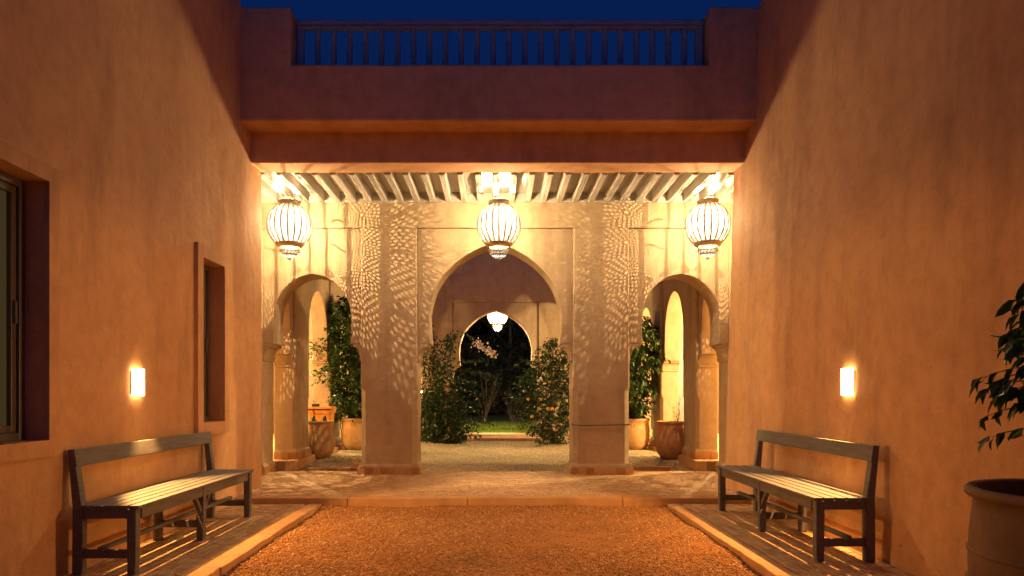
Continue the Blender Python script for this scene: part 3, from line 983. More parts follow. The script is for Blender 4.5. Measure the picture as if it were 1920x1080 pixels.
def lantern(loc, label, chain_to, power, radius, rot=0.0, crisp=0.2):
    L = thing('hanging_lantern', label, 'lantern', loc, rot, 'pierced globe lanterns hanging from the porticos')
    for k in range(NG):
        facing = math.sin(2 * math.pi * k / NG + rot)
        o = obj('pierced_panel', gores[k % 2] if facing > 0.02 else gores[2], None, L)
        o.rotation_euler = (0, 0, 2 * math.pi * k / NG)
    zs = np.linspace(ZG0, ZG1, 22)
    rb = MB().tube([(globe_r(z) + 0.002, 0, z) for z in zs], 0.0078, 6).mesh('rib')
    for k in range(NG):
        o = obj('rib', rb, M['rib'], L)
        o.rotation_euler = (0, 0, 2 * math.pi * (k + 0.5) / NG)
    MB().lathe([(0.128, 0.25), (0.137, 0.252), (0.140, 0.26), (0.128, 0.268), (0.128, 0.30), (0.137, 0.303), (0.137, 0.313), (0.126, 0.313), (0.126, 0.25)], 36).build('top_collar', M['brass'], L, smooth=True)
    MB().lathe([(0.172, -0.224), (0.178, -0.230), (0.178, -0.240), (0.160, -0.262), (0.130, -0.276), (0.122, -0.280), (0.118, -0.276), (0.15, -0.256), (0.166, -0.236)], 36).build('bottom_rim', M['brass'], L, smooth=True)
    # lower collar: pierced band between two rings
    v_, f_ = [], []
    nb = 96
    for z in (-0.282, -0.300, -0.318):
        for i in range(nb):
            a = 2 * math.pi * i / nb
            v_.append((0.124 * math.cos(a), 0.124 * math.sin(a), z))
    for j in range(2):
        for i in range(nb):
            if (i // 2 + j) % 2 != 0:
                q = (i + 1) % nb
                f_.append((j * nb + i, j * nb + q, (j + 1) * nb + q, (j + 1) * nb + i))
    me_ = bpy.data.meshes.new('lower_collar')
    me_.from_pydata(v_, [], f_)
    obj('lower_collar', me_, M['panel'], L)
    MB().lathe([(0.118, -0.318), (0.130, -0.320), (0.130, -0.334), (0.118, -0.336)], 36).build('lower_ring', M['brass'], L, smooth=True)
    v_, f_ = [], []
    prof = [(0.124, -0.338), (0.118, -0.352), (0.104, -0.368), (0.088, -0.384), (0.070, -0.398), (0.052, -0.411), (0.034, -0.422), (0.016, -0.431)]
    nb = 48
    rr2 = random.Random(5)
    for rad, z in prof:
        for i in range(nb):
            a = 2 * math.pi * i / nb
            v_.append((rad * math.cos(a), rad * math.sin(a), z))
    for j in range(len(prof) - 1):
        for i in range(nb):
            if j in (0, 1, 3, 4, 5) and (i + j) % 3 != 0:
                continue
            q = (i + 1) % nb
            f_.append((j * nb + i, j * nb + q, (j + 1) * nb + q, (j + 1) * nb + i))
    me_ = bpy.data.meshes.new('cone')
    me_.from_pydata(v_, [], f_)
    obj('cone', me_, M['panel'], L, smooth=True)
    MB().lathe([(0.016, -0.429), (0.014, -0.437), (0.004, -0.446), (0.001, -0.448)], 12).build('finial', M['brass'], L, smooth=True)
    for k in range(4):
        a = math.pi / 4 + k * math.pi / 2
        MB().tube([(0.128 * math.cos(a), 0.128 * math.sin(a), 0.312), (0.07 * math.cos(a), 0.07 * math.sin(a), 0.340), (0.0, 0.0, 0.375)], 0.006, 6).build('arm', M['brass'], L)
    ct = chain_to - loc[2]
    ch = MB()
    z = 0.37
    k = 0
    while z < ct - 0.03:
        # oval link, every other one turned
        pts = []
        for q in range(11):
            a = 2 * math.pi * q / 10
            p = (0.011 * math.cos(a), 0.0) if k % 2 == 0 else (0.0, 0.011 * math.cos(a))
            pts.append((p[0], p[1], z + 0.016 + 0.019 * math.sin(a)))
        ch.tube(pts, 0.003, 5)
        z += 0.029
        k += 1
    ch.build('chain', M['brass'], L)
    MB().lathe([(0.0, ct - 0.028), (0.03, ct - 0.026), (0.048, ct - 0.012), (0.05, ct - 0.001)], 20).build('ceiling_rose', M['rib'], L, smooth=True)
    MB().tube([(0, 0, 0.06), (0, 0, 0.37)], 0.005, 8).build('bulb_rod', M['brass'], L, smooth=True)
    for share, rad_, zz in ((1 - crisp, 0.07, 0.12), (crisp, radius, 0.04)):
        ld = bpy.data.lights.new('lantern_bulb', 'POINT')
        ld.energy = power * share
        ld.color = LANTERN_COL
        ld.shadow_soft_size = rad_
        lo = bpy.data.objects.new('lantern_bulb', ld)
        COL.objects.link(lo)
        lo.parent = L
        lo.location = (0, 0, zz)
    return L

ZC = ZJ + 0.13
lantern((-2.645, 8.75, 3.375), 'left globe lantern beside the left wall, throwing sharp dot patterns', ZC, LANTERN_W, 0.0013, 0.05, 0.60)
lantern((0.036, 8.75, 3.375), 'middle globe lantern hanging in front of the tall central arch', ZC, LANTERN_W, 0.006, 0.16, 0.15)
lantern((2.715, 8.75, 3.385), 'right globe lantern beside the plain right wall', ZC, LANTERN_W, 0.0016, 0.02, 0.48)
lantern((0.04, 18.3, 3.30), 'small looking far globe lantern seen through both arches', 3.9, LANTERN_W * 8.0, 0.02, 0.1)

# ------------------------------------------------------------------ wall sconces above the benches
def sconce(loc, rz, label):
    S = thing('wall_sconce', label, 'wall lamp', loc, rz, 'glowing sconces above the benches')
    # local +x points into the court
    MB().box(0.0, 0.010, -0.085, 0.085, -0.085, 0.10).build('back_plate', M['brass'], S, 0.004)
    pr = []
    for k in range(9):
        a = -math.pi / 2 + k * math.pi / 8
        pr.append((0.016 + 0.020 * math.cos(a), 0.088 * math.sin(a)))
    ring = pr + [(0.012, 0.088), (0.012, -0.088)]
    MB().prism([(a, b) for a, b in ring], 'z', -0.095, 0.115).build('shade', M['sconce'], S, 0.006)
    ld = bpy.data.lights.new('sconce_bulb', 'SPOT')
    ld.energy = 275.0
    ld.color = SCONCE_COL
    ld.shadow_soft_size = 0.012
    ld.spot_size = R(112)
    ld.spot_blend = 0.25
    lo = bpy.data.objects.new('sconce_bulb', ld)
    COL.objects.link(lo)
    lo.parent = S
    lo.location = (0.045, 0, -0.115)
    lo.rotation_euler = (0, R(-52), 0)
    return S
sconce((XL + 0.001, 5.31, 1.31), 0.0, 'glowing wall sconce on the left wall above the bench')
sconce((XR + LEAN * 1.31 - 0.001, 5.33, 1.315), math.pi, 'glowing wall sconce on the right wall above the bench')

# lamps in the side walkways, on the outer walls
def walkway_lamp(loc, label, power):
    W = thing('wall_lantern', label, 'wall lamp', loc)
    s = 1 if loc[0] < 0 else -1
    MB().box(*sorted((0, s * 0.02)), -0.05, 0.05, -0.12, 0.12).build('bracket', M['rib'], W, 0.004)
    MB().tube([(s * 0.02, 0, 0.08), (s * 0.08, 0, 0.11), (s * 0.14, 0, 0.08)], 0.008, 6).build('arm', M['rib'], W)
    MB().lathe([(0.002, 0.075), (0.04, 0.06), (0.062, 0.03), (0.062, 0.02)], 16, s * 0.14).build('cap', M['rib'], W)
    MB().lathe([(0.03, -0.05), (0.04, -0.02), (0.03, 0.01), (0.001, 0.02)], 14, s * 0.14).build('bulb', M['bulb'], W, smooth=True)
    ld = bpy.data.lights.new('lamp', 'POINT')
    ld.energy = power
    ld.color = (1.0, 0.66, 0.27)
    ld.shadow_soft_size = 0.05
    lo = bpy.data.objects.new('lamp', ld)
    COL.objects.link(lo)
    lo.parent = W
    lo.location = (s * 0.14, 0, -0.12)
walkway_lamp((5.398, 10.9, 2.35), 'nearer lamp on the outer wall of the right walkway', 1150)
walkway_lamp((5.398, 14.4, 2.35), 'unseen farther lamp added on the outer wall of the right walkway', 1350)  # second lamp on this side, added out of view to brighten the patio gravel
walkway_lamp((-5.398, 13.4, 2.35), 'farther lamp on the outer wall of the left walkway', 1000)
walkway_lamp((-5.398, 10.6, 2.35), 'unseen nearer lamp added on the outer wall of the left walkway', 420)  # extra unseen lamp, added to lift the jambs inside the left arch

# ------------------------------------------------------------------ benches
def make_bench():
    B = thing('bench', 'x', 'bench', (0, 0, 0), 0, 'grey wooden benches against the court walls')
    w = M['bench']
    HL = 1.025
    # +x towards the wall; front legs at x = 0
    for k in range(5):
        x = -0.018 + k * 0.082
        MB().box(x, x + 0.068, -HL - 0.03 + rnd.uniform(-0.004, 0.004), HL + 0.03 + rnd.uniform(-0.004, 0.004), 0.428, 0.450).build('slat', w, B, 0.004)
    MB().box(0.006, 0.030, -HL + 0.06, HL - 0.06, 0.352, 0.427).build('apron', w, B, 0.003)
    MB().box(0.372, 0.396, -HL + 0.06, HL - 0.06, 0.362, 0.427).build('apron', w, B, 0.003)
    for y in (-HL, 0.0, HL):
        y0, y1 = (y - 0.03, y + 0.03)
        MB().loft([[(0.0 + t, y0 + t * 0.3, z), (0.06 - t * 0.3, y0 + t * 0.3, z), (0.06 - t * 0.3, y1 - t * 0.3, z), (0.0 + t, y1 - t * 0.3, z)] for z, t in ((0.0, 0.008), (0.08, 0.002), (0.427, 0.0))]).build('leg', w, B, 0.004)
        MB().box(0.062, 0.352, y - 0.018, y + 0.018, 0.364, 0.426).build('cross_rail', w, B, 0.003)
        MB().box(0.058, 0.352, y - 0.016, y + 0.016, 0.105, 0.160).build('low_stretcher', w, B, 0.003)
        if y == 0.0:
            MB().box(0.35, 0.405, y0, y1, 0.0, 0.360).build('leg', w, B, 0.004)
        else:
            rings = []
            for z, xa, xb in ((0.0, 0.352, 0.415), (0.42, 0.348, 0.412), (0.45, 0.352, 0.412), (0.72, 0.392, 0.436), (0.812, 0.404, 0.444)):
                rings.append([(xa, y0, z), (xb, y0, z), (xb, y1, z), (xa, y1, z)])
            MB().loft(rings).build('back_post', w, B, 0.004)
    for s in (-1, 1):
        # small diagonal brace from the middle leg up to the apron
        MB().prism([(s * 0.031, 0.215), (s * 0.031, 0.262), (s * 0.105, 0.351), (s * 0.140, 0.351)], 'x', 0.012, 0.046).build('brace', w, B, 0.002)
    MB().box(0.195, 0.235, -HL - 0.06, HL + 0.06, 0.161, 0.190).build('long_stretcher', w, B, 0.006)
    br = MB().prism([(0.381, 0.705), (0.394, 0.700), (0.412, 0.812), (0.398, 0.815)], 'y', -HL - 0.032, HL + 0.032)
    bo = br.build('backrest', w, B, 0.004)
    for y in (-HL, HL):
        for z in (0.732, 0.785):
            o = MB().lathe([(0.0, 0.0), (0.006, 0.0), (0.006, 0.004)], 8).build('screw', M['bench_iron'], B)
            o.rotation_euler = (0, R(-90), 0)
            o.location = (0.3825 + (z - 0.705) * 0.16, y + 0.012, z)
    return B
b1 = make_bench()
b1.location = (2.235, 5.82, ZP + 0.002)
b1['label'] = 'grey slatted wooden bench against the plain right wall'
b2 = copy_tree(b1)
b2.location = (-2.335, 5.48, ZP + 0.002)
b2.rotation_euler = (0, 0, math.pi)
b2['label'] = 'grey slatted wooden bench under the small window on the left wall'

# ------------------------------------------------------------------ plants
def leaf_mesh(name, items, mat, seed=1, width=0.36, fold=0.22, curl=0.18):
    """items: (position, direction, length) -> one folded, slightly curling leaf each"""
    n = len(items)
    r = np.random.default_rng(seed)
    P = np.array([i[0] for i in items], float)
    D = np.array([i[1] for i in items], float)
    L = np.array([i[2] for i in items], float)
    D /= np.linalg.norm(D, axis=1)[:, None] + 1e-9
    up = np.array([0, 0, 1.0]) + 0.55 * r.normal(size=(n, 3))
    S = np.cross(D, up)
    S /= np.linalg.norm(S, axis=1)[:, None] + 1e-9
    U = np.cross(S, D)
    def pt(a, b, c):
        return P + D * (a * L)[:, None] + S * (b * L)[:, None] + U * (c * L)[:, None]
    z1 = np.ones(n)
    w = width * (0.85 + 0.3 * r.random(n))
    cu = curl * (0.4 + r.random(n))
    pts = [pt(0 * z1, 0 * z1, 0 * z1), pt(.38 * z1, w / 2, fold * w), pt(.38 * z1, 0 * z1, -0.1 * cu), pt(.38 * z1, -w / 2, fold * w),
           pt(.72 * z1, w * .36, fold * w * .6 - .5 * cu), pt(.72 * z1, 0 * z1, -.6 * cu), pt(.72 * z1, -w * .36, fold * w * .6 - .5 * cu), pt(1.0 * z1, 0 * z1, -1.15 * cu)]
    V = np.stack(pts, 1).reshape(-1, 3)
    T = np.array([(0, 2, 1), (0, 3, 2), (1, 2, 5), (1, 5, 4), (2, 3, 6), (2, 6, 5), (4, 5, 7), (5, 6, 7)])
    F = (T[None] + (np.arange(n) * 8)[:, None, None]).reshape(-1, 3)
    return fast_mesh(name, V, F)

def bushy(name, label, cat, base, crown, n_twigs, leaves, lsize, mat, seed, trunk_r=0.02, stems=1, droop=0.15, group=None, inside=None, width=0.36, lean=(0, 0)):
    """crown: list of (z0, radius) giving the outline; leaves grow on twigs spread through the volume"""
    r = random.Random(seed)
    T = thing(name, label, cat, base, 0, group)
    zs = [c[0] for c in crown]
    def rad(z):
        for (a, ra_), (b, rb_) in zip(crown, crown[1:]):
            if a <= z <= b:
                return ra_ + (rb_ - ra_) * (z - a) / (b - a)
        return 0
    bk = MB()
    top = zs[-1]
    axis = []
    for s in range(stems):
        a0 = 2 * math.pi * s / max(1, stems)
        off = 0.06 if stems > 1 else 0.0
        pth = []
        for k in range(9):
            t = k / 8
            pth.append((off * math.cos(a0) * (1 + 3 * t) + lean[0] * t + 0.03 * math.sin(5 * t + seed), off * math.sin(a0) * (1 + 3 * t) + lean[1] * t + 0.03 * math.cos(4 * t + seed), top * 0.95 * t))
        bk.tube(pth, [trunk_r * (1 - 0.8 * k / 8) for k in range(9)], 6)
        axis.append(pth)
    items = []
    for k in range(n_twigs):
        for _ in range(40):
            z = r.uniform(zs[0], zs[-1])
            R_ = rad(z)
            if r.random() * max(c[1] for c in crown) <= R_ + 0.02:
                break
        a = r.uniform(0, 2 * math.pi)
        # uneven outline: some sectors reach further than others
        lob = 1 + 0.26 * math.sin(3 * a + z * 4 + seed) + 0.20 * math.sin(7 * a - z * 9) + 0.14 * math.sin(2 * a + z * 15)
        q = R_ * lob * (r.random() ** 0.45)
        ax = axis[r.randrange(len(axis))]
        t = min(1, max(0, z / (top * 0.95)))
        i0 = min(7, int(t * 8))
        cx = ax[i0][0]; cyy = ax[i0][1]
        p = Vector((cx + q * math.cos(a), cyy + q * math.sin(a), z))
        if inside and not inside(p):
            continue
        out = Vector((math.cos(a), math.sin(a), r.uniform(-0.3, 0.8) - droop))
        if k % 3 == 0:
            st = Vector((cx, cyy, max(0.03, z - q * r.uniform(0.3, 0.9))))
            mid = (st + p) / 2 + Vector((0, 0, 0.04))
            bk.tube([st, mid, p], [0.006, 0.004, 0.002], 4)
        tw = out.normalized() * lsize * r.uniform(1.2, 2.2)
        for m in range(leaves):
            f = m / max(1, leaves - 1)
            pp_ = p + tw * (f - 0.4) + Vector((r.gauss(0, 0.012), r.gauss(0, 0.012), r.gauss(0, 0.012)))
            sd = Vector((r.gauss(0, 1), r.gauss(0, 1), r.gauss(0, 0.7) - droop))
            d = out.normalized() * 0.7 + sd.normalized() * 0.9
            items.append((pp_, d, lsize * r.uniform(0.65, 1.2)))
    obj('trunk', bk.mesh('trunk'), M['bark'], T)
    obj('crown', leaf_mesh('crown', items, mat, seed, width), mat, T)
    return T

def pot(name, label, loc, prof, mat, rings=(), handle=None, soil_z=None, group=None):
    P_ = thing(name, label, 'pot', loc, 0, group)
    MB().lathe(prof, 48).build('body', mat, P_, smooth=True)
    rz = prof[-1][1] if soil_z is None else soil_z
    ri = min(p[0] for p in prof[-3:]) - 0.001
    MB().lathe([(0.001, rz), (ri * 0.5, rz + 0.012), (ri, rz)], 32).build('soil', M['soil'], P_, smooth=True)
    for (rad_, z) in rings:
        MB().lathe([(rad_ - 0.01, z - 0.014), (rad_ + 0.008, z - 0.008), (rad_ + 0.010, z + 0.004), (rad_ - 0.01, z + 0.014)], 48).build('raised_band', mat, P_, smooth=True)
    if handle:
        for (ang, rad_, z, hr) in handle:
            pts = []
            for k in range(13):
                a = 2 * math.pi * k / 12
                pts.append((0, hr * math.cos(a), hr * math.sin(a)))
            o = MB().tube(pts, hr * 0.28, 8).build('ring_handle', mat, P_, smooth=True)
            o.location = (rad_ * math.cos(ang), rad_ * math.sin(ang), z)
            o.rotation_euler = (0, 0, ang)
    return P_

jar = [(0.10, 0.0), (0.15, 0.01), (0.205, 0.07), (0.243, 0.17), (0.25, 0.24), (0.238, 0.33), (0.218, 0.43), (0.208, 0.52), (0.212, 0.565), (0.235, 0.575), (0.238, 0.592), (0.225, 0.602), (0.205, 0.598), (0.195, 0.56), (0.19, 0.53)]
big = [(0.20, 0.0), (0.25, 0.01), (0.30, 0.10), (0.325, 0.24), (0.325, 0.36), (0.31, 0.46), (0.305, 0.53), (0.325, 0.545), (0.33, 0.575), (0.315, 0.59), (0.285, 0.585), (0.275, 0.54)]

def pot_z(x, y):
    return float(patio_z(np.array(x), np.array(y)))
pot('clay_pot', 'bulbous clay pot with stubby cacti in the left arch', (-2.88 + 0.0, 11.15, pot_z(-2.8, 11.15)), jar, M['olive_jar'], group=None)
pot('clay_pot', 'dark clay jar with ring handle in the right arch', (2.83, 11.05, pot_z(2.8, 11.05)), jar, M['terracotta'], handle=[(R(-88), 0.222, 0.47, 0.028), (R(92), 0.222, 0.47, 0.028)])
pot('clay_pot', 'large clay tub holding the tall shrub in the left arch', (-2.56, 12.75, pot_z(-2.5, 12.75)), big, M['olive_jar'], handle=[(R(-100), 0.312, 0.46, 0.03)])
pot('clay_pot', 'large clay tub holding the tall shrub in the right arch', (2.56, 12.85, pot_z(2.5, 12.85)), big, M['olive_jar'], handle=[(R(-96), 0.312, 0.46, 0.03)])

clipL = lambda p: not (p.x - 2.56 < -2.94 and p.y + 12.75 > 12.33)
clipR = lambda p: not (p.x + 2.56 > 2.94 and p.y + 12.85 > 12.33)
bushy('potted_shrub', 'tall pyramid shaped dark leafed shrub in the left arch', 'shrub', (-2.56, 12.75, 0.70), [(0.0, 0.20), (0.22, 0.50), (0.7, 0.60), (1.2, 0.58), (1.6, 0.50), (1.95, 0.36), (2.25, 0.06)], 1400, 8, 0.098, M['leaf'], 11, 0.028, lean=(-0.16, -0.35), inside=clipL)
bushy('potted_shrub', 'tall dark shrub with drooping leaves in the right arch', 'shrub', (2.56, 12.85, 0.70), [(0.0, 0.12), (0.3, 0.34), (0.8, 0.50), (1.3, 0.52), (1.7, 0.40), (2.0, 0.10)], 720, 8, 0.105, M['leaf'], 12, 0.026, droop=0.7, lean=(0.02, -0.2), inside=clipR)

# cacti and thin stem in the left jar
for k, (dx, h) in enumerate(((-0.085, 0.155), (0.09, 0.165))):
    c = thing('cactus', '%s of the two stubby cacti in the left clay pot' % ('left' if k == 0 else 'right'), 'cactus', (-2.88 + dx, 11.10, pot_z(-2.8, 11.15) + 0.53))
    v_, rings_ = [], []
    for z, q in ((0, 0.026), (0.04, 0.031), (h * 0.6, 0.030), (h * 0.85, 0.024), (h * 0.96, 0.014), (h, 0.002)):
        rings_.append([(q * (1 + 0.12 * math.cos(9 * 2 * math.pi * i / 36)) * math.cos(2 * math.pi * i / 36) + dx * 0.3 * z, q * (1 + 0.12 * math.cos(9 * 2 * math.pi * i / 36)) * math.sin(2 * math.pi * i / 36), z) for i in range(36)])
    MB().loft(rings_).build('stem', M['leaf'], c, smooth=True)
    MB().loft([[(0.02 * math.cos(a) + 0.045, 0.02 * math.sin(a), z) for a in [2 * math.pi * i / 10 for i in range(10)]] for z in (0.0, 0.03)]).build('offset', M['leaf'], c, 0.008)
def sprig(name, label, base, h, nst, seed, lsize, mat, spread=0.25, cat='plant', nl=16):
    r = random.Random(seed)
    T = thing(name, label, cat, base)
    m = MB()
    it = []
    for s in range(nst):
        a = r.uniform(0, 2 * math.pi)
        p = Vector((0, 0, 0))
        path = [p.copy()]
        hh = h * r.uniform(0.5, 1.0) if s else h
        for k in range(8):
            p = p + Vector((math.cos(a) * spread * hh / 8 + r.gauss(0, 0.008), math.sin(a) * spread * hh / 8 + r.gauss(0, 0.008), hh / 8))
            path.append(p.copy())
        m.tube(path, [0.005 * (1 - 0.7 * k / 8) for k in range(9)], 5)
        for k in range(nl):
            q = path[r.randrange(1, 9)] + Vector((r.gauss(0, 0.012), r.gauss(0, 0.012), r.gauss(0, 0.02)))
            it.append((q, Vector((r.gauss(0, 1), r.gauss(0, 1), r.gauss(0.3, 0.6))), lsize * r.uniform(0.6, 1.2)))
    obj('stems', m.mesh('stems'), M['bark'], T)
    obj('leaves', leaf_mesh('leaves', it, mat, seed), mat, T)
    return T
sprig('wispy_plant', 'wispy stem climbing beside the left clay pot', (-3.02, 11.25, 0.52), 0.62, 3, 31, 0.045, M['vine_leaf'], 0.08)
sprig('twiggy_plant', 'sparse twiggy plant growing in the dark right clay jar', (2.93, 11.05, pot_z(2.8, 11.05) + 0.53), 0.56, 7, 32, 0.034, M['bark'], 0.22, nl=12)

# tapered orange planter box behind the left pot
tb = thing('planter_box', 'tapered orange planter box behind the left clay pot', 'planter', (-3.0, 11.75, 0.09))
hw = [(0.12, 0.0), (0.19, 0.82)]
MB().loft([[(-w_, -w_ * 0.8, z), (w_, -w_ * 0.8, z), (w_, w_ * 0.8, z), (-w_, w_ * 0.8, z)] for w_, z in ((0.125, 0.0), (0.185, 0.78))]).build('body', M['orange_box'], tb, 0.008)
MB().loft([[(-w_, -w_ * 0.8, z), (w_, -w_ * 0.8, z), (w_, w_ * 0.8, z), (-w_, w_ * 0.8, z)] for w_, z in ((0.2, 0.783), (0.215, 0.85), (0.215, 0.90), (0.205, 0.902))]).build('rim', M['orange_box'], tb, 0.008)
MB().box(-0.19, 0.19, -0.176, -0.168, 0.845, 0.87).build('dark_band', M['soil'], tb, 0.002)
MB().box(-0.16, -0.05, -0.05, 0.06, 0.904, 0.95).build('dark_block', M['soil'], tb, 0.006)

# stone and brick edging by the arches
st = MB()
rings_ = []
rs = random.Random(8)
for z, q in ((-0.03, 0.17), (0.02, 0.18), (0.06, 0.16), (0.10, 0.11), (0.125, 0.05), (0.13, 0.005)):
    rings_.append([(q * 1.0 * math.cos(a) * (1 + 0.08 * math.sin(3 * a + z * 20)), q * 0.75 * math.sin(a) * (1 + 0.1 * math.cos(2 * a)), z) for a in [2 * math.pi * i / 20 for i in range(20)]])
s_ = st.loft(rings_).build('garden_stone', M['stone'], smooth=True)
s_.location = (2.56, 10.32, 0.09)
s_.scale = (0.86, 0.9, 0.9)
tag(s_, 'rounded grey stone lying in front of the dark right jar', 'stone')
eb_me = MB().box(-0.105, 0.105, -0.05, 0.05, 0.0, 0.09).mesh('brick')
for s in (-1, 1):
    E = thing('brick_edging', 'low brick edging beside the %s pillar' % ('left' if s < 0 else 'right'), 'edging', (s * 2.0, 10.05, 0.06))
    for k in range(3 if s > 0 else 4):
        o = obj('brick', eb_me, M['tile'], E, 0.006)
        o.location = (s * (0.02 + k * 0.214) + (0.0 if s > 0 else 0), 0.06 if (s < 0 and k < 1) else 0.0, 0.045 if (s < 0 and k == 0) else (0.0 if s > 0 else -0.02))
        o.rotation_euler = (0, 0, rnd.uniform(-0.03, 0.03))

# climbing vine round the left pier of the far arch
def vine():
    r = random.Random(77)
    V = thing('climbing_vine', 'leafy climbing vine covering the pier left of the far arch', 'vine', (-1.15, 14.9, 0.1))
    m = MB()
    it = []
    fl_ = []
    def leaves_along(path, dens, sp, ls):
        for i in range(len(path) - 1):
            a, b = path[i], path[i + 1]
            for _ in range(dens):
                t = r.random()
                p = a.lerp(b, t) + Vector((r.gauss(0, sp), r.gauss(0, sp), r.gauss(0, sp)))
                it.append((p, Vector((r.gauss(0, 1), r.gauss(-0.3, 0.8), r.gauss(-0.35, 0.7))), ls * r.uniform(0.6, 1.25)))
    # upright mass
    for s in range(38):
        x = r.uniform(-0.48, 0.40)
        y = r.uniform(-0.25, 0.3)
        h = r.uniform(0.9, 1.85) * (1.0 - 0.25 * abs(x))
        p = [Vector((x + 0.08 * math.sin(k * 0.9 + s) , y + 0.06 * math.cos(k * 0.7 + s), h * k / 9)) for k in range(10)]
        m.tube(p, [0.010 * (1 - 0.75 * k / 9) for k in range(10)], 5)
        leaves_along(p, 17, 0.075, 0.078)
    # thin upper shoots
    for (x0, x1, h0, h1, c) in ((-0.30, -0.52, 1.5, 2.55, 0.0), (-0.15, -0.32, 1.6, 2.50, 0.0), (-0.05, 0.16, 1.6, 2.45, 0.1), (-0.45, -0.40, 1.4, 2.45, 0.0), (0.05, 0.20, 1.5, 2.3, 0.0), (-0.2, -0.1, 1.4, 2.3, 0.0)):
        p = [Vector((x0 + (x1 - x0) * k / 7 + 0.03 * math.sin(k * 2), 0.0, h0 + (h1 - h0) * k / 7)) for k in range(8)]
        m.tube(p, 0.005, 5)
        leaves_along(p, 24, 0.055, 0.075)
    arc = [Vector((-0.0 + 0.075 * k, 0.0, 2.12 + 0.34 * math.sin(k / 9 * math.pi * 0.80) - 0.03 * max(0, k - 6))) for k in range(10)]
    m.tube(arc, 0.005, 5)
    leaves_along(arc, 9, 0.03, 0.06)
    end = arc[-1]
    for _ in range(120):
        t = r.random()
        fl_.append((end + Vector((0.02 + 0.42 * t + r.gauss(0, 0.05), r.gauss(0, 0.05), 0.0 - 0.26 * t + r.gauss(0, 0.045))), Vector((r.gauss(0, 1), r.gauss(-0.5, 1), r.gauss(0, 1))), r.uniform(0.045, 0.07)))
    # horizontal sprays reaching into the opening
    for (z, L, dz) in ((1.80, 0.75, 0.05), (1.62, 0.80, -0.12), (1.42, 0.45, -0.1), (1.20, 0.85, -0.22), (0.95, 0.55, -0.08), (0.80, 0.50, -0.06), (0.62, 0.86, -0.2), (0.40, 0.42, -0.1), (0.22, 0.55, -0.06), (0.52, 0.5, -0.12)):
        p = [Vector((0.30 + L * k / 7, -0.05 + 0.03 * math.sin(k), z + dz * (k / 7) ** 1.5 + 0.02 * math.sin(k * 1.7))) for k in range(8)]
        m.tube(p, [0.005 * (1 - 0.6 * k / 7) for k in range(8)], 5)
        leaves_along(p, 11, 0.028, 0.062)
    for _ in range(9):
        fl_.append((Vector((r.uniform(0.35, 0.75), -0.15 + r.gauss(0, 0.08), r.uniform(0.3, 1.4))), Vector((r.gauss(0, 1), -1, r.gauss(0, 1))), 0.045))
    obj('stems', m.mesh('stems'), M['bark'], V)
    obj('foliage', leaf_mesh('foliage', it, M['vine_leaf'], 5, 0.55), M['vine_leaf'], V)
    obj('blossom', leaf_mesh('blossom', fl_, M['flower'], 6, 0.9), M['flower'], V)
    return V
vine()

def orange_tree():
    T = bushy('orange_tree', 'orange tree with pale blossom right of the far arch', 'tree', (1.20, 14.5, 0.1),
              [(0.04, 0.30), (0.4, 0.52), (1.0, 0.70), (1.45, 0.72), (1.75, 0.52), (2.0, 0.30), (2.25, 0.06)], 900, 8, 0.088, M['leaf_light'], 21, 0.035)
    r = random.Random(3)
    me_ = MB().lathe([(0.001, -0.036)] + [(0.036 * math.cos(a), 0.036 * math.sin(a)) for a in [(-1.2 + 0.4 * k) for k in range(7)]] + [(0.001, 0.036)], 14).mesh('orange')
    for (x, z) in ((-0.53, 1.0), (-0.32, 0.80), (-0.30, 0.99), (-0.14, 0.80), (-0.06, 0.805), (0.3, 0.62), (-0.1, 1.35), (-0.46, 0.64)):
        o = obj('orange', me_, M['orange'], T, smooth=True)
        o.location = (x, -0.66 + abs(x) * 0.4, z)
    fl_ = []
    for _ in range(7):
        c = Vector((r.uniform(-0.1, 0.5), -0.62, r.uniform(0.2, 1.3)))
        for _k in range(7):
            fl_.append((c + Vector((r.gauss(0, 0.018), r.gauss(0, 0.02), r.gauss(0, 0.018))), Vector((r.gauss(0, 1), -0.8, r.gauss(0, 1))), 0.05))
    obj('blossom', leaf_mesh('blossom', fl_, M['flower'], 9, 0.9), M['flower'], T)
    m = MB()
orange_tree()

# large pots at the near ends of the platforms
huge = [(0.24, 0.0), (0.30, 0.02), (0.355, 0.16), (0.385, 0.34), (0.39, 0.48), (0.385, 0.60), (0.375, 0.70), (0.37, 0.745), (0.39, 0.752), (0.402, 0.765), (0.402, 0.785), (0.388, 0.797), (0.36, 0.79), (0.345, 0.76), (0.335, 0.70)]
pot('large_pot', 'large dark clay pot with raised bands at the right edge', (2.35, 2.72, ZP), huge, M['pot_dark'], rings=((0.386, 0.53), (0.390, 0.40)), group=None, soil_z=0.70)
pot('large_pot', 'large clay pot just showing at the left edge', (-2.385, 2.60, ZP), huge, M['pot_dark'], rings=((0.386, 0.53), (0.390, 0.40)), soil_z=0.70)

